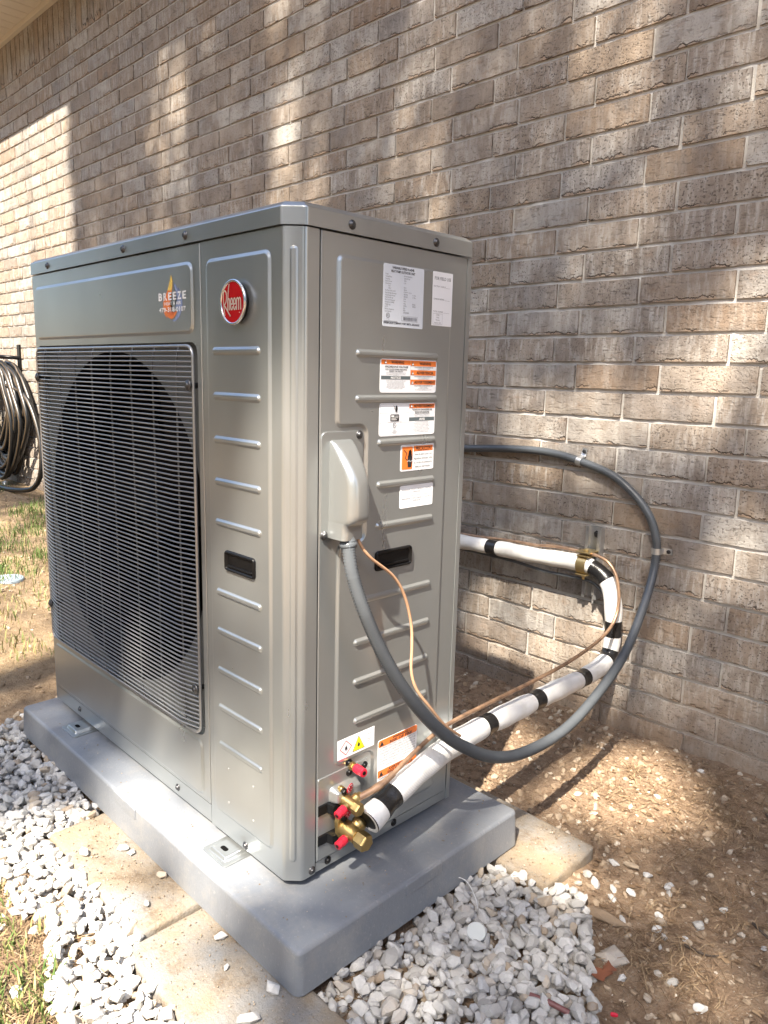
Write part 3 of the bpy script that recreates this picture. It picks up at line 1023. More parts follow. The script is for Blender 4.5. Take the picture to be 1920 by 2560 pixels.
# -- wire grille
mb = MB()
gp = rpoly(rect(-.938, .1655, -.2610, .8500), .018, 0, 6)
mb.tube([FRONT(p.x, p.y, .0035) for p in gp] + [FRONT(gp[0].x, gp[0].y, .0035)], .0030, 8, cap=False)
gr = mb.build('grille', M['wire'], hp)
mb = MB()
wp = [FRONT(-.9375, 0, .0035), FRONT(-.925, 0, .0055), FRONT(-.885, 0, .0135), FRONT(-.875, 0, .0145), FRONT(-.318, 0, .0145), FRONT(-.308, 0, .0135), FRONT(-.270, 0, .005), FRONT(-.2612, 0, .0035)]
mb.tube(wp, .00155, 6)
w0 = mb.build('grille_wire', M['wire'], gr, loc=(0, 0, 0))
w0.location = Vector((0, 0, .8415)) - wloc(gr)
for k in range(1, 80):
    z = .8415 - k * .00842
    if z < .172: break
    link_mesh('grille_wire', w0.data, gr, (0, 0, z))
mb = MB()
mb.tube([(0, -.0035, .1655), (0, -.0080, .176), (0, -.0112, .20), (0, -.0112, .82), (0, -.0080, .842), (0, -.0035, .850)], .0015, 6)
v0 = mb.build('grille_rod', M['rod'], gr, loc=(0, 0, 0))
v0.location = Vector((-.8775, 0, 0)) - wloc(gr)
for x in (-.797, -.714, -.634, -.5505, -.4665, -.3845, -.3025):
    link_mesh('grille_rod', v0.data, gr, (x, 0, 0))
for x, z in ((-.268, .786), (-.928, .787), (-.268, .2515), (-.928, .2525)):
    mb = MB()
    mb.lathe(FRONT(x, z, -.02), FRONT.n, [(0, .005), (.028, .005), (.0285, .0095), (.0305, .0095), (.0318, .0075), (.0320, .004), (.034, .0036)], 16)
    mb.build('grille_clip', M['screw'], gr)

# -- corner panel: front strip, chamfer, return
mb = MB()
plan = [(-.2372, 0), (-.0250, 0)]
def arc(cx, cy, r, a0, a1, n):
    return [(cx + r * math.cos(a0 + (a1 - a0) * k / n), cy + r * math.sin(a0 + (a1 - a0) * k / n)) for k in range(n + 1)]
R_ = .012
t_ = R_ * math.tan(math.radians(22.5))
plan = [(-.2372, .012), (-.2372, .0012), (-.2360, 0)] + arc(-.0218 - t_, R_, R_, -math.pi / 2, -math.pi / 4, 6) + arc(-R_, .0218 + t_, R_, -math.pi / 4, 0, 6) + [(0, .0475), (-.0012, .0487), (-.012, .0487)]
mb.rings([[Vector((x, y, z)) for x, y in plan] for z in (.0, HT)], False, False, True, closed=False)
for i in range(len(mb.sm)): mb.sm[i] = 3 <= i % (len(plan) - 1) <= len(plan) - 5
emboss(mb, FRONT, rect(-.2215, .0385, -.0480, .982), .014, .0001, EH, .006)
k45 = math.sqrt(.5)
CHF = Frame((-.0109, .0109, 0), (k45, k45, 0), (0, 0, 1), (k45, -k45, 0))
emboss(mb, CHF, rect(-.0060, .034, .0060, .984), .0059, .0003, .0022, .0035, 5)
mb.build('corner_panel', M['metal'], hp)
for z in (.8410, .7715, .7022, .6341, .5668, .4485, .3804, .3103, .2422, .1732):
    mb = MB()
    emboss(mb, FRONT, rect(-.2005, z - .0064, -.0715, z + .0064), .0063, EH + .0001, .0036, .0044, 5)
    mb.build('rib', M['metal'], hp)
for x, z in ((-.1735, .134), (-.1743, .0703), (-.1, .1325), (-.1006, .0703)):
    mb = MB()
    mb.lathe(FRONT(x, z, EH), FRONT.n, [(0, .0026), (.0008, .002), (.001, .001)], 8)
    mb.build('dimple', M['zinc'], hp)

# -- connection-side panel
mb = MB()
so = rect(.0508, .0190, D - .001, HT)
rings = [[SIDE(p.x, p.y, -.012) for p in rpoly(so, .002, 0, 3)], [SIDE(p.x, p.y, -.001) for p in rpoly(so, .002, 0, 3)], [SIDE(p.x, p.y, 0) for p in rpoly(so, .002, .001, 3)]]
mb.rings(rings, False, True, False)
emboss(mb, SIDE, [(.170, .0425), (.337, .0425), (.337, .9815), (.0795, .9815), (.0795, .7305), (.1405, .7305), (.1405, .552), (.0850, .552), (.0850, .176), (.170, .176)],
       .012, .0001, EH, .006)
mb.build('side_panel', M['metal'], hp)
for z, a0 in ((.8422, .1165), (.7738, .1165), (.7045, .1655), (.6368, .1655), (.5694, .1655), (.4510, .1215), (.3815, .1215), (.3135, .1215), (.2443, .1240)):
    mb = MB()
    emboss(mb, SIDE, rect(a0, z - .0062, .3045, z + .0062), .0061, EH + .0001, .0036, .0044, 5)
    mb.build('rib', M['metal'], hp)
# lift handles (black cups)
for fr_, r_, n0 in ((SIDE, rect(.1660, .4938, .2520, .5275), EH), (FRONT, rect(-.1715, .4905, -.0875, .5245), EH)):
    mb = MB()
    rs = []
    for ins, n_ in ((0, 0), (.0004, .0030), (.0018, .0046), (.0034, .0046), (.0046, .0034), (.0060, .0009), (.0064, .0006)):
        rs.append([fr_(p.x, p.y, n0 + n_) for p in rpoly(r_, .006, ins, 4)])
    mb.rings(rs, False, True, True)
    hd = mb.build('handle', M['black_plastic'], hp)
    (a0, b0), (a1, b1) = r_[0], r_[2]
    mb = MB()
    slab(mb, fr_, rect(a0 + .008, b0 + .0066, a1 - .008, b0 + .0105), .0015, n0 + .0006, n0 + .0038, .0012)
    mb.build('grip', M['black_plastic'], hd)
# base pan strip, rear and hidden sides
mb = MB()
mb.box((-W + .001, .0015, .0), (-.2395, .30, .0335))
mb.box((-.2, .0505, .0), (-.0018, D - .002, .0175))
mb.build('base_pan', M['metal'], hp)
mb = MB()
mb.box((-W, .0005, .0), (-W + .0008, D, HT))
mb.box((-W + .002, D - .004, 0), (-.0015, D, HT))
mb.build('rear_casing', M['metal'], hp)
mb = MB()
mb.box((-.012, D - .0003, .0005), (.0012, D + .010, HT - .001))
mb.build('rear_corner_post', M['metal'], hp)
# -- lid
mb = MB()
lp = [(-W - .003, -.0035), (-.0225, -.0035), (.0035, .0215), (.0035, D + .012), (-W - .003, D + .012)]
rs = []
for ins, z in ((.004, H + .0008), (0, H + .0006), (0, H + .0238), (.0004, H + .0250), (.0012, H + .0259), (.0100, H + .0318), (.0112, H + .0325), (.0126, H + .0328), (.022, H + .0328)):
    rs.append([TOP(p.x, p.y, z) for p in rpoly(lp, .008, ins, 6)])
mb.rings(rs, True, True, False)
mb.build('lid', M['metal'], hp)
for x in (-.849, -.495, -.276):
    screw_head(FRONT, x, 1.0238, .0035, hp)
for y in (.1055, .2895):
    screw_head(SIDE, y, 1.0236, .0035, hp)
for x, z in ((-.8145, .0175), (-.36, .0157)):
    screw_head(FRONT, x, z, -.0015, hp)
screw_head(FRONT, -.129, .0085, 0, hp)
for y, z, n_ in ((.1193, .1718, 0), (.1191, .1555, .0016), (.154, .1552, .0016), (.0769, .0100, -.0018), (.2338, .0105, -.0018)):
    screw_head(SIDE, y, z, n_, hp, mat='black_plastic')
screw_head(SIDE, .0415, .0093, 0, hp)

# -- feet
for xc in (-.778, -.163):
    ft = empty('foot', (xc, -.02, PZT), hp)
    FT = Frame((xc, 0, PZT), (1, 0, 0), (0, 1, 0), (0, 0, 1))
    mb = MB()
    slab(mb, FT, rect(-.036, -.044, .036, .03), .006, .0004, .0030, .001)
    emboss(mb, FT, rect(-.026, -.037, .026, .04), .005, .003, .0055, .005)
    mb.build('foot_plate', M['metal'], ft)
    mb = MB()
    emboss(mb, FT, rect(-.010, -.0245, .008, -.0155), .0044, .0086, .0004, .0006)  # thin raised black plate, painted shade of an open bolt slot
    mb.build('slot_dark_plate', M['dark_gap'], ft)

# -- service plate and refrigerant valves
mb = MB()
slab(mb, SIDE, rect(.0520, .0215, .1615, .1665), .003, 0, .0016, .0006)
emboss(mb, SIDE, rect(.0745, .1120, .1390, .1440), .010, .0016, .016, .008)
mb.build('service_plate', M['metal'], hp)
for zc in (.111, .057):
    mb = MB()
    sec = [(.052, .004), (.070, .004), (.076, .012), (.094, .012), (.100, .006), (.112, .006), (.112, .0016), (.052, .0016)]
    rs = []
    for z, k in ((zc - .009, .6), (zc - .0075, .95), (zc + .0075, 1), (zc + .009, .6)):
        rs.append([SIDE(y, z + (-.004 if .072 < y < .1 else 0), .0016 + (n_ - .0016) * k) for y, n_ in sec])
    mb.rings(rs, True, True, False)
    mb.build('rubber_mount', M['black_rubber'], hp)

def hexcap(mb, p, ax, L, r):
    mb.lathe(p, ax, [(0, r * .82), (L * .18, r * .9), (L * .2, r * 1.05), (L * .85, r * 1.05), (L * .95, r * .95), (L, r * .8)], 6, False)

def red_cap(p0, p1, r, parent):
    mb = MB()
    a, b = Vector(p0), Vector(p1)
    d = (b - a)
    L = d.length
    n = 12
    mb.lathe(a, d, [(0, r * .72), (L * .08, r * .95), (L * .5, r), (L * .52, r * .9), (L * .96, r * .92), (L, r * .8)], n, False)
    c = mb.build('red_cap', M['red_plastic'], parent)
    mb = MB()
    mb.lathe(a + d, d, [(-.0005, r * .46), (.0007, r * .42)], 6, False)
    mb.build('socket', M['black_plastic'], c)

# big (suction) valve
bv = empty('suction_valve', (.03, .097, .07), hp)
mb = MB()
FL = Frame((.008, .094, .072), (0, 1, 0), (0, .0, 1), (1, 0, 0))
slab(mb, FL, [(-.009, -.019), (.010, -.017), (.011, .010), (.004, .026), (-.007, .027), (-.012, .012)], .006, 0, .009, .0015)
mb.lathe((.012, .097, .070), (1, .02, -.07), [(0, .0145), (.018, .0150), (.026, .0135), (.030, .0125), (.036, .0125)], 18)
mb.lathe((.030, .099, .070), (0, 1, .25), [(0, .0115), (.014, .0115), (.016, .0135), (.021, .0135), (.023, .0112), (.032, .0112)], 18)
mb.lathe((.034, .097, .069), (.05, -.9, -.25), [(0, .0060), (.016, .0056)], 12)
mb.build('valve_body', M['brass'], bv)
mb = MB()
hexcap(mb, Vector((.046, .0977, .0675)), Vector((1, .02, -.07)), .026, .0142)
mb.build('hex_cap', M['brass'], bv)
red_cap((.0345, .084, .0655), (.0355, .0645, .0600), .0078, bv)
mb = MB()
mb.lathe((.017, .0935, .090), (1, 0, 0), [(0, .0062), (.004, .0062), (.0045, .0050), (.0055, .0045)], 6, False)
mb.build('bolt', M['black_plastic'], bv)
# small (liquid) valve
sv = empty('liquid_valve', (.03, .096, .125), hp)
mb = MB()
FL = Frame((.008, .0945, .1240), (0, 1, 0), (0, .0, 1), (1, 0, 0))
slab(mb, FL, [(-.007, -.013), (.008, -.012), (.009, .006), (.003, .020), (-.006, .021), (-.009, .008)], .005, 0, .008, .0015)
mb.lathe((.012, .0965, .1210), (1, .02, -.07), [(0, .0105), (.016, .0105), (.022, .0092), (.030, .0088)], 16)
mb.lathe((.028, .097, .121), (.08, 1, .20), [(0, .0075), (.010, .0075), (.012, .0085), (.017, .0085), (.019, .0068), (.024, .0064)], 14)
mb.lathe((.030, .096, .121), (.03, -.9, -.25), [(0, .0055), (.014, .0050)], 12)
mb.build('valve_body', M['brass'], sv)
mb = MB()
hexcap(mb, Vector((.038, .0967, .1190)), Vector((1, .02, -.07)), .017, .0104)
mb.build('hex_cap', M['brass'], sv)
red_cap((.0310, .0845, .1175), (.0325, .0655, .1120), .0078, sv)
mb = MB()
mb.lathe((.016, .0935, .1375), (1, 0, 0), [(0, .0056), (.004, .0056), (.0045, .0045), (.0055, .004)], 6, False)
mb.build('bolt', M['black_plastic'], sv)
# charging port
cp = empty('charging_port', (.01, .1235, .1668), hp)
mb = MB()
mb.lathe((.0015, .1235, .1662), (1, -.10, .05), [(0, .0075), (.006, .0075), (.0065, .0055), (.016, .0055)], 6, False)
mb.build('port_stem', M['brass'], cp)
red_cap((.0135, .1225, .1667), (.0370, .1200, .1680), .0082, cp)
# round red tags
for y, z in ((.1045, .1400), (.1020, .0955)):
    mb = MB()
    TG = Frame((.020, y, z), (-.25, .95, .1), (.15, .1, 1), (.95, .25, -.15))
    mb.lathe(TG(0, 0, 0), TG.n, [(0, .0088), (.0009, .0088)], 18, False)
    tg_ = mb.build('red_tag', M['red_plastic'], hp)
    mb = MB()
    for k in range(8):
        th = k * math.pi / 4
        mb.lathe(TG(.0058 * math.cos(th), .0058 * math.sin(th), .0009), TG.n, [(0, .0011), (.0003, .001)], 6, False)
    mb.build('print', M['white_ink'], tg_)

# -- terminal cover
tc = empty('terminal_cover', (.0, .09, .56), hp)
mb = MB()
slab(mb, SIDE, [(.0515, .5620), (.1000, .5600), (.1050, .5640), (.1350, .6100), (.1370, .7255), (.0525, .7255)], .010, .0002, .0022, .0008)
mb.build('flange', M['metal'], tc)
mb = MB()
rs = []
SG = 7
for z, dep, y0, y1, rr in ((.7130, .002, .072, .1105, .002), (.7115, .0065, .0700, .1120, .004), (.7080, .0125, .0690, .1125, .007), (.6980, .0230, .0683, .1118, .010), (.6850, .0345, .0680, .1105, .012),
                           (.6720, .0450, .0680, .1092, .013), (.6600, .0515, .0680, .1082, .013), (.6480, .0545, .0680, .1078, .013), (.6250, .0560, .0678, .1078, .013),
                           (.6050, .0562, .0676, .1080, .013), (.5975, .0556, .0675, .1080, .013), (.5935, .0535, .0675, .1078, .012), (.5912, .0490, .0675, .1070, .010),
                           (.5902, .0440, .0675, .1060, .008), (.5880, .0430, .0672, .1058, .008), (.5860, .0415, .0672, .1055, .008), (.5750, .0410, .0665, .1060, .008), (.5650, .0405, .0650, .1065, .008)):
    ring = [SIDE(y0, z, .0005)]
    ring += [SIDE(y0 + rr - rr * math.cos(k / SG * math.pi / 2), z, dep - rr + rr * math.sin(k / SG * math.pi / 2)) for k in range(SG + 1)]
    ring += [SIDE(y1 - rr + rr * math.sin(k / SG * math.pi / 2), z, dep - rr + rr * math.cos(k / SG * math.pi / 2)) for k in range(SG + 1)]
    ring += [SIDE(y1, z, .0005)]
    rs.append(list(reversed(ring)))
mb.rings(rs, True, True, True, closed=False)
mb.build('hood', M['metal'], tc)
for y, z in ((.1283, .7190), (.0586, .5690)):
    screw_head(SIDE, y, z, .0022, tc, .0050)

# -- maker badge
bd = empty('badge', (-.129, -.006, .9118), hp)
BN = .0105
mb = MB()
mb.lathe(FRONT(-.1290, .9118, EH), FRONT.n, [(0, .0290), (.003, .0300), (BN - EH - .001, .0305)], 40)
mb.build('badge_back', M['black_plastic'], bd)
mb = MB()
mb.lathe(FRONT(-.1290, .9118, BN - .001), FRONT.n, [(0, .0300), (.0012, .0302), (.0024, .029)], 48)
mb.build('badge_face', M['red_enamel'], bd)
mb = MB()
circ = [FRONT(-.1290 + .0314 * math.cos(2 * math.pi * k / 56), .9118 + .0314 * math.sin(2 * math.pi * k / 56), BN + .0012) for k in range(57)]
mb.tube(circ, .0023, 8, cap=False)
mb.build('rim', M['chrome'], bd)
mb = MB()
nn = BN + .0019
sR = [(-0.1501, 0.8930), (-0.1520, .9030), (-0.1531, 0.9125), (-.1534, .9200), (-0.1531, 0.9265), (-.1520, .9288), (-0.1502, 0.9294), (-.1478, .9287), (-0.1459, 0.9263), (-.1450, .9220), (-0.1452, 0.9177), (-.1464, .9132), (-0.1488, 0.9101), (-.1506, .9092), (-0.1523, 0.9089)]
ribbon(mb, FRONT, sR, .0021, nn)
ribbon(mb, FRONT, [(-.1516, .9089), (-.1485, .9055), (-0.1440, 0.9010), (-.1395, .8962), (-0.1351, 0.8918)], .0024, nn + .00004)
ribbon(mb, FRONT, [(-.1376, .9385), (-.1392, .9320), (-.1405, .9250), (-.1414, .9180), (-.1418, .9100), (-.1416, .9003)], .0017, nn + .00008, w1=.0024)
def strokes(lst, w):
    for i, s in enumerate(lst): ribbon(mb, FRONT, s, w, nn + .00002 * (i + 1))
hz0_, hz1_ = .9004, .9182
hh_ = hz1_ - hz0_
def arch(x0, x1, z0=hz0_):
    return [(x0, z0), (x0, z0 + hh_ * .72), (x0 + (x1 - x0) * .15, hz1_ - .0016), ((x0 + x1) / 2, hz1_ - .0006), (x1 - (x1 - x0) * .15, hz1_ - .0016), (x1, z0 + hh_ * .72), (x1, z0)]
def letter_e(x0, x1):
    zc = (hz0_ + hz1_) / 2
    return [(x0 + .0004, zc), (x1, zc), (x1, hz1_ - .004), ((x0 + x1) / 2 + .001, hz1_ - .0008), ((x0 + x1) / 2 - .001, hz1_ - .0008), (x0, hz1_ - .004), (x0, hz0_ + .004), ((x0 + x1) / 2 - .001, hz0_ + .0008), ((x0 + x1) / 2 + .001, hz0_ + .0008), (x1, hz0_ + .004), (x1, hz0_ + .0055)]
strokes([arch(-.1413, -.1368), letter_e(-.1340, -.1290), letter_e(-.1262, -.1212), arch(-.1184, -.1130), arch(-.1130, -.1078)], .0023)
mb.lathe(FRONT(-.1112, .8965, nn - .0003), FRONT.n, [(0, .0009), (.0004, .0009)], 10, False)
mb.build('lettering', M['cream'], bd)

# -- installer sticker (flame drop, name and phone number)
st = empty('sticker', (-.32, -.004, .93), hp)
SN = EH + .0004
ORANGE = [(-0.3243, 0.9665), (-0.3279, 0.9584), (-0.3332, 0.9494), (-0.3391, 0.9398), (-0.3458, 0.9341), (-0.3511, 0.9277), (-0.3535, 0.9206), (-0.3521, 0.911), (-0.3456, 0.9036), (-0.3381, 0.898), (-0.3266, 0.8943), (-0.3167, 0.8977), (-0.3103, 0.9031), (-0.3081, 0.9087), (-0.3134, 0.9061), (-0.3202, 0.9054), (-0.3258, 0.9075), (-0.3284, 0.9133), (-0.3299, 0.9219), (-0.3285, 0.9289), (-0.3237, 0.938), (-0.3206, 0.9472), (-0.3199, 0.955), (-0.3215, 0.9612)]
YEL = [(-0.3243, 0.9665), (-0.3279, 0.9584), (-0.3332, 0.9494), (-0.3375, 0.9421), (-0.324, 0.9413), (-0.3205, 0.9495), (-0.3199, 0.955), (-0.3215, 0.9612)]
CORE = [(-0.3435, 0.9063), (-0.3355, 0.9084), (-0.3259, 0.9061), (-0.3163, 0.9052), (-0.3175, 0.9025), (-0.3253, 0.9004), (-0.334, 0.9012)]
BLUE = [(-0.3175, 0.9546), (-0.3102, 0.9493), (-0.304, 0.9429), (-0.3009, 0.9376), (-0.301, 0.945), (-0.2948, 0.9386), (-0.2915, 0.9315), (-0.2895, 0.9245), (-0.2895, 0.9153), (-0.2932, 0.9062), (-0.2977, 0.8998), (-0.3055, 0.894), (-0.3152, 0.8906), (-0.3243, 0.8918), (-0.316, 0.8944), (-0.309, 0.9003), (-0.3048, 0.9076), (-0.3102, 0.9125), (-0.3131, 0.9126), (-0.3078, 0.9231), (-0.3065, 0.93), (-0.3099, 0.9372), (-0.3133, 0.9444), (-0.3159, 0.9496)]
OSL = [(-0.3451, 0.9035), (-0.341, 0.8976), (-0.3402, 0.8955), (-0.3477, 0.9012), (-0.3523, 0.9072), (-0.3503, 0.9085)]
def poly(pts, n, mat, name):
    a = MB()
    bm = bmesh.new()
    f = bm.faces.new([bm.verts.new(FRONT(x, z, n)) for x, z in pts])
    bmesh.ops.triangulate(bm, faces=[f])
    bm.verts.index_update()
    a.add([tuple(v.co) for v in bm.verts], [tuple(v.index for v in q.verts) for q in bm.faces])
    bm.free()
    a.build(name, M[mat], st)
poly(ORANGE, SN, 'flame_orange', 'flame')
poly(OSL, SN, 'flame_orange', 'flame_edge')
poly(YEL, SN + .0001, 'flame_yellow', 'flame_tip')
poly(CORE, SN + .0001, 'flame_core', 'flame_core')
poly(BLUE, SN, 'flame_blue', 'drop')
mb = MB()
x_ = -.3680
for ch, wd in zip('BREEZE', (.0135, .0130, .0122, .0122, .0128, .0122)):
    put_text(mb, FRONT, ch, x_, .9262, .0120, wd - .0008, SN + .0003, bold=.03)
    x_ += wd + .0032
put_text(mb, FRONT, 'HEAT & AIR', -.3487, .9178, .0051, .0553, SN + .0003, bold=.012)
put_text(mb, FRONT, '479-318-0107', -.3674, .9068, .0073, .0888, SN + .0003, bold=.02)
mb.build('lettering', M['white_ink'], st)

# -- printed labels on the connection side
LN = EH + .0003
def label(name, r, parent, mat='paper', rad=.003, text=None, n=LN):
    mb = MB()
    slab(mb, SIDE, r, rad, n - .0002, n + .0002, .0001)
    o = mb.build(name, M[mat], parent)
    if text: o['label'] = text
    return o
def ink(o, fn, mat, n=LN + .0004):
    mb = MB()
    fn(mb, n)
    mb.build('print', M[mat], o)
def bar(mb, a0, b0, a1, b1, n):
    mb.add([SIDE(a0, b0, n), SIDE(a1, b0, n), SIDE(a1, b1, n), SIDE(a0, b1, n)], [(0, 1, 2, 3)])
def frame_line(mb, r, rad, w, n, seg=4):
    mb.rings([[SIDE(p.x, p.y, n) for p in rpoly(r, rad, 0, seg)], [SIDE(p.x, p.y, n) for p in rpoly(r, rad, w, seg)]], False, False, False)
def tri(mb, a, b, s, n):
    mb.add([SIDE(a, b, n), SIDE(a + s * 1.12, b, n), SIDE(a + s * .56, b + s, n)], [(0, 1, 2)])
def etl(mb, a, b, r, n):
    frame_line(mb, [(a - r, b - r), (a + r, b - r), (a + r, b + r), (a - r, b + r)], r * .99, r * .22, n, 6)
    put_text(mb, SIDE, 'ETL', a, b - r * .35, r * .7, r * 1.15, n, 'C', .03)

# rating plate
L = label('rating_plate', rect(.1712, .8850, .2628, .9786), hp, 'paper_blue', .002, 'silver rating plate with small print and barcode')
def f(mb, n):
    put_text(mb, SIDE, 'VARIABLE SPEED R-454B', .2145, .9722, .0036, .049, n, 'C', .028)
    put_text(mb, SIDE, 'HEAT PUMP OUTDOOR UNIT', .2145, .9668, .0036, .054, n, 'C', .028)
    put_text(mb, SIDE, 'RHEEM SALES COMPANY, FORT SMITH, ARKANSAS', .1735, .8893, .0030, .081, n, 'L', .025)
ink(L, f, 'ink')
def f(mb, n):
    rows = [('Model', 'RD16AY36AJVCA', ''), ('Voltage/Phase', '208-230V/1ph', ''), ('Frequency', '60Hz', ''), ('Rated Current', '12 A', ''), ('Compressor', '', ''), ('   RLA', '8.4 A', ''), ('   MOC', '20.0 A', ''),
            ('Fan Motor AK/C (DC)', '1/2 HP X 1, 3.0 A', ''), ('Max allowable Discharge', '600 PSIG', '4.1 MPa'), ('Max allowable Suction', '250 PSIG', '1.7 MPa'), ('Max Ckt. Bkr size', '30 A', ''),
            ('Min Circuit Ampacity', '20 A', ''), ('Refrigerant (R454B)', '4 Kg', '8.8 LBS'), ('Weight (kg)', '104 Kg', '230 LBS'), ('SCCR', '5kA', ''), ('Moisture Resistance', 'IPX4', ''), ('Serial Number', 'JL002500689', '')]
    for i, (p, q_, r_) in enumerate(rows):
        z = .9622 - i * .00345
        put_text(mb, SIDE, p.strip(), .1755 + (.007 if p[0] == ' ' else 0), z, .0021, None, n, maxw=.030)
        if q_: put_text(mb, SIDE, q_, .2165, z, .0021, None, n, maxw=.026)
        if r_: put_text(mb, SIDE, r_, .2365, z, .0021, None, n, maxw=.012)
    etl(mb, .1825, .9015, .0040, n)
    put_text(mb, SIDE, 'Intertek', .1825, .8955, .0012, .0075, n, 'C')
    for z in (.8932, .8917):
        bar(mb, .1735, z, .2035, z + .0006, n)
    frame_line(mb, rect(.2130, .8950, .2500, .9030), .0004, .0003, n)
    rr = random.Random(3)
    x = .2165
    while x < .2480:
        w = rr.choice((.0004, .0006, .0009))
        bar(mb, x, .8962, x + w, .9014, n)
        x += w + rr.choice((.0004, .0006))
ink(L, f, 'grey_ink')

# field-use label
L = label('field_use_label', rect(.2845, .8930, .3340, .9788), hp, 'paper', .0008, 'tall white label headed FOR FIELD USE')
def f(mb, n):
    put_text(mb, SIDE, 'FOR FIELD USE', .2885, .9660, .0050, .0405, n, 'L', .01)
    for s, z, w in (('FACTORY CHARGE', .9545, .029), ('CHARGE ADDED', .9345, .026), ('TOTAL CHARGE', .9145, .024)):
        put_text(mb, SIDE, s, .2872, z, .0024, w, n)
        bar(mb, .2882 + w, z - .0003, .3275, z, n)
    frame_line(mb, rect(.2870, .8950, .3105, .9125), .0004, .0003, n)
    for s, z in (('R-454B', .9092), ('Global', .9052), ('Warming', .9012), ('Potential = 465', .8966)):
        put_text(mb, SIDE, s, .2988, z, .0022, None, n, 'C', maxw=.022)
ink(L, f, 'grey_ink')

# upper warning label
L = label('warning_label', rect(.1687, .7831, .3006, .8358), hp, 'paper', .0045, 'white warning label with four orange bands, reading HAZARDOUS VOLTAGE')
def f(mb, n):
    bar(mb, .1707, .8272, .2370, .8345, n)
    bar(mb, .2374, .8258, .2988, .8345, n)
    bar(mb, .2374, .8112, .2988, .8195, n)
    bar(mb, .2374, .7962, .2988, .8043, n)
ink(L, f, 'orange')
ink(L, lambda mb, n: bar(mb, .1707, .8040, .2368, .8095, n), 'band')
def f(mb, n):
    n += .0002
    put_text(mb, SIDE, 'NOTICE', .2035, .8049, .0036, .0225, n, 'C', .03)
    for a, b in ((.1765, .8282), (.2388, .8266), (.2388, .8120), (.2388, .7970)):
        tri(mb, a + .0012, b + .0007, .0042, n + .0001)
ink(L, f, 'yellow' if False else 'white_ink')
def f(mb, n):
    n += .0002
    for a, b in ((.1765, .8282), (.2388, .8266), (.2388, .8120), (.2388, .7970)):
        tri(mb, a, b, .0058, n)
        bar(mb, a + .0029, b + .0020, a + .0036, b + .0040, n + .0002)
    put_text(mb, SIDE, 'WARNING', .2070, .8287, .0044, .0290, n, 'C', .028)
    put_text(mb, SIDE, 'WARNING', .2720, .8280, .0044, .0280, n, 'C', .028)
    put_text(mb, SIDE, 'ADVERTENCIA', .2720, .8132, .0044, .0410, n, 'C', .028)
    put_text(mb, SIDE, 'ADVERTISSEMENT', .2722, .7982, .0044, .0515, n, 'C', .028)
    put_text(mb, SIDE, 'HAZARDOUS VOLTAGE', .2050, .8225, .0028, .0520, n, 'C', .03)
    put_text(mb, SIDE, 'CAN CAUSE SEVERE PERSONAL', .2040, .8187, .0020, .0500, n, 'C', .025)
    put_text(mb, SIDE, 'INJURY OR DEATH.', .2040, .8158, .0020, .0310, n, 'C', .025)
ink(L, f, 'ink')
def f(mb, n):
    for i, s in enumerate(('TURN OFF ELECTRICAL POWER BEFORE REMOVING THIS', 'PANEL. SERVICE MUST BE PERFORMED BY A QUALIFIED', 'SERVICE PERSON.')):
        put_text(mb, SIDE, s, .2038, .8134 - i * .0023, .0015, None, n, 'C', maxw=.062)
    for i, s in enumerate(('YOU MUST FOLLOW THE INSTALLATION AND OPERATING', 'INSTRUCTIONS PROVIDED WITH THE UNIT. FAILURE TO', 'DO SO MAY RESULT IN IMPROPER INSTALLATION,', 'ADJUSTMENT, SERVICE AND MAINTENANCE POSSIBLY', 'CAUSING FIRE, ELECTRIC SHOCK, PERSONAL INJURY OR', 'PROPERTY DAMAGE. FOR SERVICE AND MAINTENANCE,', 'CONSULT A QUALIFIED SERVICE COMPANY.')):
        put_text(mb, SIDE, s, .2038, .8012 - i * .0021, .0014, None, n, 'C', maxw=.061)
    for z, a, b in ((.8232, 'CANCER AND REPRODUCTIVE HARM', 'WWW.P65WARNINGS.CA.GOV'), (.8086, 'CANCER Y DANO REPRODUCTIVO', 'WWW.P65WARNINGS.CA.GOV'), (.7936, 'CANCER ET TROUBLES', 'DE L APPAREIL REPRODUCTEUR')):
        put_text(mb, SIDE, 'CALIFORNIA PROPOSITION 65', .2690, z, .0017, .0450, n, 'C', .03)
        put_text(mb, SIDE, a, .2690, z - .0023, .0015, None, n, 'C', maxw=.049)
        put_text(mb, SIDE, b, .2690, z - .0044, .0015, None, n, 'C', maxw=.042)
    put_text(mb, SIDE, 'WWW.P65WARNINGS.CA.GOV', .2690, .7870, .0015, .040, n, 'C')
    bar(mb, .2370, .7845, .2373, .8270, n)
ink(L, f, 'grey_ink')

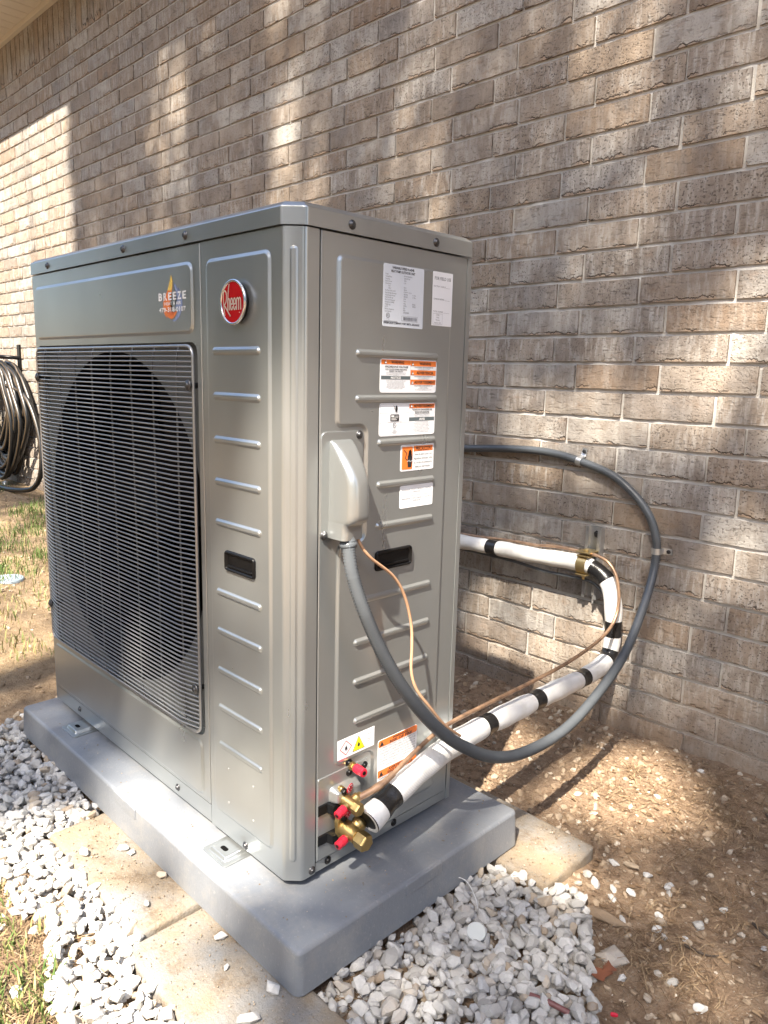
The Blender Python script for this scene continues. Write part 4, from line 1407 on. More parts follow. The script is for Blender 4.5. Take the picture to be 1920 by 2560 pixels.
# second warning label
L = label('warning_label', rect(.1690, .7142, .3005, .7665), hp, 'paper', .0045, 'white warning label with pictogram boxes, reading TENSION DANGEREUSE')
ink(L, lambda mb, n: bar(mb, .2372, .7580, .2988, .7652, n), 'orange')
ink(L, lambda mb, n: bar(mb, .2372, .7372, .2986, .7432, n), 'band')
def f(mb, n):
    n += .0002
    put_text(mb, SIDE, 'AVIS', .2680, .7383, .0036, .0140, n, 'C', .03)
    tri(mb, .2398, .7597, .0042, n + .0001)
ink(L, f, 'white_ink')
def hand(mb, a, b, w, h, n):
    """a raised hand with four fingers and a jagged lead"""
    P = [(.10, .0), (.85, .0), (.95, .28), (1.0, .40), (1.0, .72), (.90, .74), (.86, .48), (.82, .86), (.70, .90), (.66, .50), (.60, .98), (.48, 1.0), (.44, .50), (.36, .92), (.24, .92), (.26, .50), (.16, .66), (.06, .62), (.02, .34)]
    bm = bmesh.new()
    fc = bm.faces.new([bm.verts.new(SIDE(a + x * w, b + y * h, n)) for x, y in P])
    bmesh.ops.triangulate(bm, faces=[fc])
    bm.verts.index_update()
    mb.add([tuple(v.co) for v in bm.verts], [tuple(v.index for v in q_.verts) for q_ in bm.faces])
    bm.free()
    ribbon(mb, SIDE, [(a - w * .75, b + h * .97), (a - w * .15, b + h * .78), (a - w * .45, b + h * .52), (a - .08 * w, b + h * .40)], w * .14, n)
def f(mb, n):
    n += .0002
    tri(mb, .2386, .7590, .0058, n)
    put_text(mb, SIDE, 'ADVERTISSEMENT', .2722, .7595, .0044, .0490, n, 'C', .028)
    put_text(mb, SIDE, 'TENSION DANGEREUSE', .2680, .7544, .0026, .0490, n, 'C', .025)
    put_text(mb, SIDE, 'RISQUE DES BLESSURES', .2680, .7512, .0018, .0355, n, 'C', .028)
    put_text(mb, SIDE, 'GRAVES OU MORTELLES', .2680, .7490, .0018, .0355, n, 'C', .028)
    hand(mb, .2040, .7525, .0055, .0105, n)
    slab(mb, SIDE, rect(.1935, .7380, .2135, .7488), .0015, n - .0003, n, .0001)
ink(L, f, 'ink')
def f(mb, n):
    frame_line(mb, rect(.1706, .7155, .2368, .7652), .003, .0003, n)
    for z in (.7510, .7355):
        bar(mb, .1708, z - .00015, .2366, z + .00015, n)
    bar(mb, .187, .7366, .2205, .7370, n)
    etl(mb, .2035, .7312, .0042, n)
    put_text(mb, SIDE, 'Intertek', .2035, .7248, .0013, .008, n, 'C')
    for i, w in enumerate((.007, .015, .009)):
        bar(mb, .2035 - w / 2, .7222 - i * .0019, .2035 + w / 2, .7228 - i * .0019, n)
    for i, s in enumerate(('COUPEZ L ALIMENTATION ELECTRIQUE AVANT D OTER', 'CE PANNEAU. L ENTRETIEN DOIT ETRE FAIT PAR', 'UN TECHNICIEN DE DEPANNAGE QUALIFIE')):
        put_text(mb, SIDE, s, .2680, .7469 - i * .0023, .0015, None, n, 'C', maxw=.055)
    for i, s in enumerate(('VOUS DEVEZ SUIVRE LES INSTRUCTIONS', 'D INSTALLATION ET D UTILISATION FOURNIES AVEC', 'CETTE UNITE. NE PAS LE FAIRE PEUT MENER A', 'L INSTALLATION, AU REGLAGE, A L ENTRETIEN ET', 'AU SERVICE POUVANT CAUSER INCENDIE,', 'ELECTROCUTION, BLESSURES OU DEGATS MATERIELS.', 'POUR LE SERVICE ET L ENTRETIEN CONSULTEZ', 'UNE SOCIETE DE DEPANNAGE QUALIFIEE.')):
        put_text(mb, SIDE, s, .2680, .7348 - i * .0024, .0015, None, n, 'C', maxw=.055)
ink(L, f, 'grey_ink')
def f(mb, n):
    n += .0005
    bar(mb, .1950, .7448, .2020, .7472, n)
    for z, w in ((.7455, .008), (.7428, .016), (.7411, .010), (.7396, .013)):
        bar(mb, .1952 + (.0085 if w == .008 else 0), z, .1952 + (.0085 if w == .008 else 0) + w, z + .0007, n)
ink(L, f, 'white_ink')

# precaution label
L = label('precaution_label', rect(.2200, .6544, .3012, .6982), hp, 'paper', .0028, 'orange and white precaution label with a black hand')
def f(mb, n):
    slab(mb, SIDE, rect(.2232, .6574, .2483, .6950), .0015, n - .0003, n, .0001)
    bar(mb, .2505, .6866, .2978, .6955, n)
ink(L, f, 'orange')
def f(mb, n):
    n += .0002
    hand(mb, .2358, .6608, .0115, .0300, n)
    put_text(mb, SIDE, '¡ PRECAUCION !', .2742, .6878, .0066, .0430, n, 'C', .025)
    frame_line(mb, rect(.2216, .6560, .2996, .6966), .0024, .00025, n)
    for i, s in enumerate(('Antes de tener acceso a los', 'dispositivos terminales, todos', 'los circuitos de alimentacion', 'deben ser interrumpidos.')):
        put_text(mb, SIDE, s, .2742, .6800 - i * .0069, .0040, (.0430, .0468, .0455, .0390)[i], n, 'C')
ink(L, f, 'ink')
ink(L, lambda mb, n: ribbon(mb, SIDE, [(.2355, .6705), (.2410, .6728), (.2405, .6700), (.2475, .6715)], .0007, n + .0005), 'white_ink')

# product control label
L = label('approval_label', rect(.2206, .5922, .3022, .6304), hp, 'paper', .0030, 'plain white approval label with two thin lines of print')
def f(mb, n):
    for z in (.6215, .6065):
        put_text(mb, SIDE, 'MIAMI-DADE COUNTY PRODUCT CONTROL', .2614, z, .0027, .0735, n, 'C')
    put_text(mb, SIDE, 'APPROVED', .2614, .6172, .0027, .0185, n, 'C')
    put_text(mb, SIDE, 'APPROUVE', .2614, .6022, .0027, .0185, n, 'C')
    bar(mb, .2270, .6123, .2950, .6127, n)
    frame_line(mb, rect(.2915, .5985, .2975, .6035), .0003, .00025, n)
ink(L, f, 'grey_ink')

# flammable refrigerant label
L = label('flammable_label', rect(.0912, .1862, .1742, .2206), hp, 'paper', .0004, 'white label with red diamond and yellow triangle flame signs')
def flame(mb, a, b, w, h, n):
    P = [(.15, .0), (.85, .0), (1, .25), (.92, .5), (.80, .62), (.82, .40), (.66, .55), (.70, .80), (.52, 1.0), (.48, .72), (.34, .55), (.30, .72), (.10, .55), (.0, .25)]
    bm = bmesh.new()
    fc = bm.faces.new([bm.verts.new(SIDE(a + x * w, b + y * h, n)) for x, y in P])
    bmesh.ops.triangulate(bm, faces=[fc])
    bm.verts.index_update()
    mb.add([tuple(v.co) for v in bm.verts], [tuple(v.index for v in q_.verts) for q_ in bm.faces])
    bm.free()
def f(mb, n):
    c, d_ = (.1090, .2037), .0135
    frame_line(mb, [(c[0], c[1] - d_), (c[0] + d_, c[1]), (c[0], c[1] + d_), (c[0] - d_, c[1])], .0004, .0012, n, 2)
ink(L, f, 'red_ink')
ink(L, lambda mb, n: mb.add([SIDE(.1235, .1905, n), SIDE(.1515, .1905, n), SIDE(.1375, .2165, n)], [(0, 1, 2)]), 'ink')
ink(L, lambda mb, n: mb.add([SIDE(.1250, .1914, n + .0002), SIDE(.1500, .1914, n + .0002), SIDE(.1375, .2146, n + .0002)], [(0, 1, 2)]), 'yellow')
def f(mb, n):
    n += .0004
    flame(mb, .1063, .2005, .0054, .0082, n)
    flame(mb, .1346, .1972, .0056, .0085, n)
    bar(mb, .1058, .1990, .1122, .1994, n)
    bar(mb, .1342, .1952, .1410, .1956, n)
ink(L, f, 'ink')
def f(mb, n):
    frame_line(mb, rect(.1535, .1945, .1705, .2035), .0005, .0003, n)
    frame_line(mb, rect(.1565, .2075, .1675, .2165), .001, .0003, n)
    for i, s in enumerate(('Refrigerant', 'Safety Group', 'A2L')):
        put_text(mb, SIDE, s, .1620, .2013 - i * .0026, .0017, None, n, 'C', maxw=.012)
    bar(mb, .1590, .2115, .1655, .2122, n)
ink(L, f, 'grey_ink')

# risk-of-fire label
L = label('fire_label', rect(.1840, .0750, .2826, .1886), hp, 'paper', .0040, 'orange banded white label reading WARNING RISK OF FIRE')
def f(mb, n):
    slab(mb, SIDE, rect(.1843, .1752, .2823, .1883), .0038, n - .0003, n, .0001)
    bar(mb, .1843, .1185, .2823, .1318, n)
ink(L, f, 'orange')
def f(mb, n):
    n += .0002
    tri(mb, .1875, .1772, .0092, n)
    tri(mb, .1875, .1203, .0092, n)
    put_text(mb, SIDE, 'WARNING -', .2405, .1822, .0046, .0440, n, 'C', .03)
    put_text(mb, SIDE, 'RISK OF FIRE', .2405, .1763, .0046, .0560, n, 'C', .03)
    put_text(mb, SIDE, 'AVERTISSEMENT -', .2405, .1257, .0046, .0600, n, 'C', .03)
    put_text(mb, SIDE, 'RISQUE D INCENDIE', .2405, .1198, .0046, .0640, n, 'C', .03)
ink(L, f, 'ink')
def f(mb, n):
    rows = ('FLAMMABLE REFRIGERANT USED. TO BE REPAIRED ONLY', 'BY TRAINED SERVICE PERSONNEL. DO NOT PUNCTURE', 'REFRIGERANT TUBING. DISPOSE OF PROPERLY IN', 'ACCORDANCE WITH FEDERAL OR LOCAL REGULATIONS.', 'ANY SERVICE EQUIPMENT USED SHALL BE FOR USE WITH', 'FLAMMABLE REFRIGERANTS. FOLLOW HANDLING', 'INSTRUCTIONS CAREFULLY IN COMPLIANCE WITH', 'U.S. GOVERNMENT REGULATIONS.')
    for i, s in enumerate(rows):
        put_text(mb, SIDE, s, .1890, .1708 - i * .0050, .0034, None, n, 'L', maxw=.0900)
        put_text(mb, SIDE, s, .1890, .1140 - i * .0050, .0034, None, n, 'L', maxw=.0900)
ink(L, f, 'grey_ink')

# ================================================================== LINES TO THE HOUSE
def top_tube(name, pts, r, mat, label, cat, step=.008, n=12, rf=None, mats=None, stripe=None):
    path = catmull(pts, step)
    mb = MB()
    mb.tube(path, r, n, rf=rf, stripe=stripe)
    o = mb.build(name, mats or M[mat], None, loc=path[0])
    return tag(o, label, cat), path

# grey flexible conduit: terminal cover -> loop -> strapped to the wall
cond_pts = [(.030, .083, .566), (.034, .081, .552), (.043, .082, .510), (.056, .0975, .449), (.067, .130, .376), (.080, .172, .305), (.092, .230, .234), (.100, .296, .178), (.105, .387, .126), (.105, .493, .100),
            (.100, .634, .096), (.090, .778, .127), (.075, .923, .182), (.060, 1.030, .270), (.051, 1.085, .339), (.048, 1.0990, .397), (.043, 1.0990, .432), (.021, 1.0990, .482), (-.023, 1.0990, .529), (-.088, 1.0990, .571), (-.184, 1.0990, .598),
            (-.275, 1.0990, .612), (-.394, 1.0990, .612), (-.591, 1.0990, .597), (-.803, 1.0990, .581), (-1.05, 1.0985, .575), (-1.085, 1.112, .574), (-1.10, 1.16, .574)]
cpath = catmull(cond_pts, .0023)
mb = MB()
mb.tube(cpath, .0088, 14, rf=lambda i, t: .0101 + (.0010 if i % 2 else -.0009))
cond = empty('conduit', cond_pts[0])
tag(cond, 'grey ribbed flexible conduit looping from the terminal cover to the wall', 'conduit')
mb.build('conduit_sleeve', M['conduit'], cond)
mb = MB()
mb.lathe((.0285, .0835, .572), (.11, -.02, -.93), [(0, .0120), (.012, .0120), (.0125, .0135), (.020, .0135), (.0205, .0112), (.028, .0105)], 16)
mb.build('end_fitting', M['conduit'], cond)

# straps on the wall
def strap(label, c, d, side):
    """c: conduit centre, d: conduit direction in the wall plane, side: direction of the ear"""
    root = empty('conduit_strap', (c[0], WY, c[2]))
    tag(root, label, 'strap', 'conduit straps')
    c, d, side = Vector(c), Vector(d).normalized(), Vector(side).normalized()
    mb = MB()
    band = []
    for k in range(13):
        th = math.pi * (-.05 + 1.1 * k / 12)
        band.append(c + side * math.cos(th) * .0108 + Vector((0, -1, 0)) * math.sin(th) * .0108)
    band = [c + side * .034 + Vector((0, .0125, 0)), c + side * .0145 + Vector((0, .0125, 0)), c + side * .0115 + Vector((0, .009, 0))] + band + [c - side * .0112 + Vector((0, .013, 0))]
    hw = .0075
    mb.rings([[p + d * hw for p in band], [p - d * hw for p in band]], False, False, True, closed=False)
    th_ = [p + (p - c).normalized() * .0012 for p in band]
    mb.rings([[p - d * hw for p in th_], [p + d * hw for p in th_]], False, False, True, closed=False)
    mb.rings([band_edge for band_edge in ([p + d * hw for p in th_], [p + d * hw for p in band])], False, False, False, closed=False)
    mb.rings([[p - d * hw for p in band], [p - d * hw for p in th_]], False, False, False, closed=False)
    mb.build('band', M['zinc'], root)
    mb = MB()
    mb.lathe(c + side * .026 + Vector((0, .0120, 0)), (0, -1, 0), [(0, .0055), (.002, .0055), (.0024, .0040), (.005, .0038)], 6, False)
    mb.build('screw', M['screw'], root)
strap('shiny strap holding the grey conduit at its upper bend on the wall', (-.184, 1.0990, .598), (-.95, 0, .2), (.2, 0, .95))
strap('shiny strap holding the grey conduit at its rightmost point on the wall', (.048, 1.0990, .396), (.07, 0, -1), (1, 0, .02))

# tan control cable
top_tube('control_cable', [(.034, .0985, .566), (.036, .103, .555), (.0400, .1210, .532), (.0400, .1730, .493), (.0400, .2020, .452), (.0400, .2190, .401), (.0450, .2170, .362), (.0500, .2120, .324), (.0600, .2160, .293), (.0750, .2360, .259), (.0850, .2640, .222), (.0905, .300, .1925)],
         .0026, 'wire_tan', 'thin tan control cable hanging from the terminal cover to the conduit', 'cable', .006, 8)

# white insulated suction line with black tape
WP = [(.0500, .1200, .0870), (.0440, .1830, .1080), (.0390, .2530, .1220), (.0320, .3290, .1320), (.0230, .4360, .1320), (.0130, .5570, .1250), (-.0050, .7610, .1090), (-.0170, .9040, .0965), (-.0265, 1.000, .0955), (-.0310, 1.048, .110), (-.0315, 1.063, .145),
      (-.0320, 1.063, .197), (-.0400, 1.063, .258), (-.0640, 1.063, .308), (-.1100, 1.063, .3315), (-.1650, 1.063, .3340), (-.2740, 1.063, .3280), (-.4000, 1.063, .3250), (-.5380, 1.063, .3200), (-.6690, 1.063, .3130), (-.92, 1.064, .31), (-1.02, 1.075, .31), (-1.06, 1.12, .31), (-1.07, 1.20, .31)]
wpath = catmull(WP, .006)
ip = empty('insulated_pipe', (-.03, 1.06, .0))
tag(ip, 'thick white insulated pipe banded with black tape, from the valve to the wall', 'pipe')
acc = [0.0]
for i in range(1, len(wpath)): acc.append(acc[-1] + (wpath[i] - wpath[i - 1]).length)
def near(p):
    p = Vector(p)
    return min(range(len(wpath)), key=lambda i: (wpath[i] - p).length)
tapes = [((.046, .165, .104), .034), ((.020, .469, .132), .030), ((.004, .664, .119), .032), ((-.016, .896, .097), .034), ((-.0305, 1.046, .109), .030), ((-.0315, 1.063, .185), .032), ((-.078, 1.063, .318), .040), ((-.4217, 1.063, .325), .030)]
seams = sorted(acc[near(p)] for p, w in tapes)
def ins_r(i, t):
    s = acc[i]
    r = .0218 + .0007 * math.sin(s * 31) + .0006 * math.sin(s * 77 + 1)
    for q_ in seams:
        d = abs(s - q_)
        if d < .03: r -= .0016 * (1 - d / .03)
    return r
mb = MB()
mb.tube(wpath, .0195, 22, cap=False, rf=ins_r)
mb.rings([[wpath[0] + (wpath[1] - wpath[0]).normalized() * k_ + (Vector((math.cos(2 * math.pi * j / 20), 0, 0)) + ((wpath[1] - wpath[0]).normalized().cross(Vector((1, 0, 0)))).normalized() * math.sin(2 * math.pi * j / 20)) * r_ for j in range(20)]
          for k_, r_ in ((0, .0218), (0, .0165), (.03, .0165))], False, False, False)
mb.build('insulation_sleeve', M['insulation'], ip)
mb = MB()
ax0 = (wpath[1] - wpath[0]).normalized()
mb.lathe(wpath[0] + ax0 * .0005, ax0, [(0, .0208), (.0008, .0165), (.02, .0165), (.021, .010)], 20)
mb.build('foam_end', M['black_rubber'], ip)
for p, w in tapes:
    c = near(p)
    i0 = c
    while i0 > 0 and acc[c] - acc[i0] < w / 2: i0 -= 1
    i1 = c
    while i1 < len(acc) - 1 and acc[i1] - acc[c] < w / 2: i1 += 1
    seg = wpath[i0:i1 + 1]
    mb = MB()
    fn = lambda i, t, i0=i0: ins_r(i0 + i, 0) + .0009 + .0003 * math.sin(i * 1.7)
    mb.tube(seg, .02, 22, rf=fn)
    mb.build('tape_band', M['tape'], ip)
# loose drain sleeve under it
top_tube('drain_tube', [(-.97, 1.16, .296), (-.96, 1.10, .296), (-.90, 1.084, .296), (-.80, 1.082, .294), (-.5708, 1.078, .2930), (-.4424, 1.072, .2960), (-.3412, 1.070, .2945), (-.2508, 1.070, .2880), (-.1572, 1.070, .2900), (-.1124, 1.070, .2890), (-.0852, 1.072, .2760), (-.0600, 1.075, .2480), (-.045, 1.080, .205)],
         .0045, 'conduit', 'thin grey cable sagging below the white pipe along the wall', 'cable', .008, 8)

# bare copper liquid line
CP = [(.0310, .1080, .1230), (.0420, .1620, .1370), (.0380, .2340, .1600), (.0330, .3250, .1800), (.0250, .4590, .1790), (.0150, .6330, .1740), (.0070, .7730, .1730), (-.0010, .9070, .1820), (-.0080, .990, .197), (-.0100, 1.030, .225), (-.0130, 1.045, .270), (-.0270, 1.050, .322), (-.0520, 1.052, .353), (-.0850, 1.056, .3640), (-.119, 1.062, .3650),
      (-.2180, 1.066, .3640), (-.2910, 1.074, .3540), (-.3700, 1.080, .3510), (-.5570, 1.084, .3390), (-.9, 1.086, .335), (-.95, 1.105, .335), (-.96, 1.16, .335)]
cp_path = catmull(CP, .008)
cl = empty('copper_pipe', CP[0])
tag(cl, 'bare copper pipe running from the small brass valve to the wall bracket', 'pipe')
mb = MB()
mb.tube(cp_path, .0042, 10)
mb.build('copper_tube', M['copper'], cl)
mb = MB()
i0, i1 = 0, next(i for i, p in enumerate(cp_path) if p.y > .19)
mb.tube(cp_path[:i1], .0056, 12, rf=lambda i, t: .0058 if t < .5 else (.0068 if t < .62 else .0054))
mb.build('soldered_joint', M['copper'], cl)

# strut channel and pipe clamp
sc_ = empty('pipe_bracket', (-.123, WY, .33))
tag(sc_, 'galvanised strut channel with a yellow pipe clamp screwed to the brick wall', 'bracket')
mb = MB()
xL_, xR_, y0_, y1_ = -.1445, -.1015, WY - .0005, WY - .024
prof = [(xL_, y1_ + .004), (xL_ + .0085, y1_ + .004), (xL_ + .0085, y1_), (xL_, y1_), (xL_, y0_), (xR_, y0_), (xR_, y1_), (xR_ - .0085, y1_), (xR_ - .0085, y1_ + .004), (xR_, y1_ + .004)]
prof2 = [(xL_ + .002, y1_ + .004), (xL_ + .0085, y1_ + .004), (xL_ + .0085, y1_ + .0015), (xL_ + .002, y1_ + .0015), (xL_ + .002, y0_ - .002), (xR_ - .002, y0_ - .002), (xR_ - .002, y1_ + .0015), (xR_ - .0085, y1_ + .0015), (xR_ - .0085, y1_ + .004), (xR_ - .002, y1_ + .004)]
outl = [(xL_ + .0085, y1_), (xL_, y1_), (xL_, y0_), (xR_, y0_), (xR_, y1_), (xR_ - .0085, y1_)]
inl = [(xL_ + .0085, y1_ + .002), (xL_ + .002, y1_ + .002), (xL_ + .002, y0_ - .002), (xR_ - .002, y0_ - .002), (xR_ - .002, y1_ + .002), (xR_ - .0085, y1_ + .002)]
loop = outl + list(reversed(inl))
mb.rings([[Vector((x, y, z)) for x, y in loop] for z in (.236, .430)], True, True, False)
mb.build('channel', M['zinc'], sc_)
mb = MB()
mb.lathe((-.1225, WY - .003, .4085), (0, -1, 0), [(0, .010), (.0015, .010), (.002, .0062), (.007, .0058)], 6, False)
mb.build('anchor_bolt', M['screw'], sc_)
mb = MB()
CL = Frame((0, WY - .024, 0), (1, 0, 0), (0, 0, 1), (0, -1, 0))
slab(mb, CL, rect(-.143, .3655, -.1035, .3700), .001, -.006, .046, .001)
slab(mb, CL, rect(-.141, .3560, -.1055, .3600), .001, -.006, .046, .001)
slab(mb, CL, rect(-.1425, .3055, -.110, .3095), .001, -.006, .044, .001)
cc = Vector((-.1265, 1.063, .3325))
bandp = [cc + Vector((0, -math.sin(th) * .0250, math.cos(th) * .0250)) for th in [math.pi * k / 14 for k in range(15)]]
bandp = [cc + Vector((0, .022, .0250))] + bandp + [cc + Vector((0, .022, -.0250))]
for off in (0,):
    o_ = [p + Vector((.0135, 0, 0)) for p in bandp]
    i_ = [p - Vector((.0135, 0, 0)) for p in bandp]
    mb.rings([o_, i_], False, False, True, closed=False)
mb.build('clamp', M['yellow_zinc'], sc_)
mb = MB()
mb.lathe((-.122, WY - .055, .3555), (0, 0, -1), [(0, .0065), (.004, .0065), (.0045, .0048), (.018, .0045)], 6, False)
mb.lathe((-.122, WY - .055, .3705), (0, 0, 1), [(0, .0070), (.004, .0070), (.0045, .0050), (.006, .0045)], 6, False)
mb.lathe((-.126, WY - .052, .3050), (0, 0, -1), [(0, .0060), (.004, .0060), (.0045, .0040), (.012, .0040)], 6, False)
mb.build('clamp_bolt', M['yellow_zinc'], sc_)
mb = MB()
mb.cyl((-.112, WY - .02, .300), (-.112, WY - .02, .262), .0045)
mb.cyl((-.112, WY - .02, .262), (-.112, WY - .02, .247), .0058)
mb.cyl((-.112, WY - .02, .247), (-.112, WY - .02, .224), .0030)
mb.build('hanger_rod', M['zinc'], sc_)

# ================================================================== HOSE ON THE WALL, LID ON THE LAWN
hr = random.Random(5)
HX = -4.46
GL = .021          # soil level at that end
hose_pts = []
for k in range(16):
    cx = HX + hr.uniform(-.05, .05)
    hw = hr.uniform(.16, .42)
    zt = hr.uniform(.79, .845)
    zb = hr.uniform(.06, .30)
    yy = WY - .035 - .016 * (k % 5) - hr.uniform(0, .012)
    sk = hr.uniform(-.10, .10)
    for j in range(12):
        th = math.pi / 2 - 2 * math.pi * j / 12
        sx_ = math.cos(th)
        sz_ = math.sin(th)
        wfac = (.75 + .25 * sz_) if sz_ > 0 else .78 + .22 * (1 + sz_)
        hose_pts.append((cx + sk * sz_ * .5 + hw * sx_ * wfac, yy, (zt + zb) / 2 + (zt - zb) / 2 * sz_))
hose_pts += [(HX + .1, WY - .1, .70), (HX + .38, WY - .06, .63), (HX + .55, WY - .05, .42), (HX + .62, WY - .07, .20), (HX + .55, WY - .10, .07), (HX + .30, WY - .15, GL + .012), (HX, WY - .17, GL + .012), (HX - .35, WY - .14, GL + .02), (HX - .6, WY - .1, GL + .03)]
hs = empty('garden_hose', (HX, WY - .05, GL))
tag(hs, 'coil of black hose with a tan stripe hanging on the brick wall', 'hose')
mb = MB()
mb.tube(catmull(hose_pts, .05), .0155, 16, stripe=(3,))
mb.build('coil', [M['hose'], M['hose_stripe']], hs)
mb = MB()
mb.lathe((HX + .02, WY - .09, .05), (.2, -.1, -1), [(0, .020), (.03, .020), (.032, .024), (.055, .024)], 10)
mb.build('coupling', M['zinc'], hs)
hk = empty('hose_hanger', (-4.28, WY, .9))
tag(hk, 'black metal hose hanger fixed to the wall above the coiled hose', 'hanger')
mb = MB()
mb.box((-4.305, WY - .012, .70), (-4.262, WY - .001, .945))
mb.build('back_plate', M['black_plastic'], hk)
mb = MB()
mb.tube(catmull([(-4.284, WY - .008, .86), (-4.30, WY - .07, .865), (-4.42, WY - .12, .865), (-4.62, WY - .13, .83)], .03), .012, 8)
mb.build('arm', M['black_plastic'], hk)

vl = empty('valve_box_lid', (-2.36, .345, GZ + .05))
tag(vl, 'round blue-grey plastic lid lying in the grass', 'lid')
mb = MB()
zl = ground_h(-2.36, .345)
mb.lathe((-2.36, .345, zl - .004), (0.02, 0, 1), [(0, .062), (.012, .062), (.015, .058), (.014, .050), (.0125, .047), (.0125, .020), (.014, .018)], 28)
mb.build('disc', M['blue_lid'], vl)

# ================================================================== STONES, STRAW, GRASS
def stone_templates(n, npts, seed, squash):
    r = random.Random(seed)
    out = []
    for _ in range(n):
        bm = bmesh.new()
        for _ in range(npts):
            v = Vector((r.gauss(0, 1), r.gauss(0, 1), r.gauss(0, 1))).normalized() * r.uniform(.80, 1.08)
            bm.verts.new((v.x, v.y * r.uniform(.68, .75), v.z * squash))
        res = bmesh.ops.convex_hull(bm, input=bm.verts)
        bmesh.ops.delete(bm, geom=[g for g in res['geom_interior'] if isinstance(g, bmesh.types.BMVert)], context='VERTS')
        bmesh.ops.triangulate(bm, faces=bm.faces[:])
        bm.verts.index_update()
        out.append((np.array([tuple(v.co) for v in bm.verts]), np.array([[v.index for v in f_.verts] for f_ in bm.faces])))
        bm.free()
    return out
ST = stone_templates(60, 26, 9, .62)

def rot_lie(rr, tilt):
    a = rr.uniform(0, 2 * math.pi)
    return np.array(Matrix.Rotation(a, 3, 'Z') @ Matrix.Rotation(rr.gauss(0, tilt), 3, 'X') @ Matrix.Rotation(rr.gauss(0, tilt), 3, 'Y'))

def scatter(name, items, mat, kind='stuff', tone=None):
    V, F, Rn, nv = [], [], [], 0
    rr = random.Random(len(items))
    for (x, y, z, s, tilt) in items:
        v, f_ = ST[rr.randrange(len(ST))]
        a = v * s * np.array([1, rr.uniform(.75, 1.1), rr.uniform(.75, 1.15)])
        a = a @ rot_lie(rr, tilt).T + np.array([x, y, z])
        V.append(a); F.append(f_ + nv); nv += len(a)
        Rn.append(np.full(len(f_), rr.random() if tone is None else tone))
    return tag(numpy_obj(name, np.concatenate(V), np.concatenate(F), mat, None, (0, 0, 0), np.concatenate(Rn)), kind=kind)

def inside(x, y, P): return in_poly(x, y, P)
def blocked(x, y, m_=0.0):
    if -.992 - m_ < x < .1105 + m_ and -.0745 - m_ < y < .472 + m_: return True
    if -.538 - m_ < x < -.1635 + m_ and -.185 - m_ < y < .05: return True
    if -.159 - m_ < x < .237 + m_ and -.214 - m_ < y < -.040 + m_: return True
    if -.2 - m_ < x < .219 + m_ and .402 - m_ < y < .582 + m_: return True
    return False
G_RIGHT = [(.1, -.05), (.6, -.05), (.60, .02), (.52, .08), (.44, .19), (.385, .28), (.335, .355), (.285, .425), (.235, .445), (.10, .415)]
G_LEFT = [(-1.115, -.01), (-1.09, -.11), (-.9, -.175), (-.7, -.235), (-.52, -.285), (-.37, -.30), (-.30, -.272), (-.16, -.330), (-.06, -.33), (.06, -.36), (.3, -.36), (.3, -.19), (-.14, -.19), (-.16, -.16), (-.53, -.16), (-.545, -.06), (-.98, -.05), (-1.0, .05), (-1.08, .06)]
items = []
rr = random.Random(21)
for P_, sp, smin, smax in ((G_RIGHT, .0180, .0095, .0190), (G_LEFT, .0170, .0088, .0178)):
    xs_ = [p[0] for p in P_]; ys_ = [p[1] for p in P_]
    for layer in range(3):
        x = min(xs_)
        while x < max(xs_):
            y = min(ys_)
            while y < max(ys_):
                px, py = x + rr.uniform(-.5, .5) * sp, y + rr.uniform(-.5, .5) * sp
                if inside(px, py, P_):
                    s = rr.uniform(smin, smax) * (1.15 if rr.random() < .10 else 1) * (.6 if rr.random() < .33 else 1)
                    if not blocked(px, py, -.003):
                        edge = min(1, .35 + rr.random())
                        z = GZ + .006 + layer * .0095 + rr.uniform(-.003, .004)
                        if layer < 2 or rr.random() < .75: items.append((px, py, z, s, .45))
                y += sp
            x += sp
# scattered strays beyond the edges
for k in range(150):
    px, py = rr.uniform(.22, .55), rr.uniform(.0, .62)
    if not inside(px, py, G_RIGHT) and not blocked(px, py, .01):
        d = rr.random()
        if rr.random() < math.exp(-((px - .25) ** 2 + (py - .45) ** 2) * 9) * .6: items.append((px, py, ground_h(px, py) + .004, rr.uniform(.006, .014), .3))
for k in range(60):
    px = rr.uniform(-1.1, 0); py = -.24 - rr.uniform(0, .16)
    if not inside(px, py, G_LEFT): items.append((px, py, ground_h(px, py) + .004, rr.uniform(.006, .014), .3))
scatter('gravel', items, M['gravel'])

# pebbles in the soil
items = []
for k in range(9000):
    if rr.random() < .72:
        px, py = rr.uniform(-.55, .62), rr.uniform(.10, 1.10)
    else:
        px, py = rr.uniform(-4.2, -1.0), rr.uniform(-.25, 1.08)
    if blocked(px, py, .004) or inside(px, py, G_RIGHT): continue
    s = .0014 + .0090 * rr.random() ** 4.0
    if px < -.9: s *= 1.4
    if -.55 < px < .15 and py > .55: s *= 1.25
    items.append((px, py, ground_h(px, py) + s * .15, s, .35))
for k in range(90):                     # grit dropped on the pad and the pavers
    px, py = rr.choice(((rr.uniform(-.98, .09), rr.uniform(-.062, -.004)), (rr.uniform(.01, .098), rr.uniform(-.06, .45))))
    s = rr.uniform(.0007, .0020)
    items.append((px, py, PZT + s * .4, s, .4))
for k in range(420):
    px, py = rr.choice(((rr.uniform(-.53, -.17), rr.uniform(-.175, -.08)), (rr.uniform(-.15, .20), rr.uniform(-.205, -.075)), (rr.uniform(.115, .21), rr.uniform(.41, .575))))
    s = rr.uniform(.0007, .0026)
    items.append((px, py, PZB - .001 + s * .3, s, .4))
scatter('pebbles', items, M['pebble'])
items = []
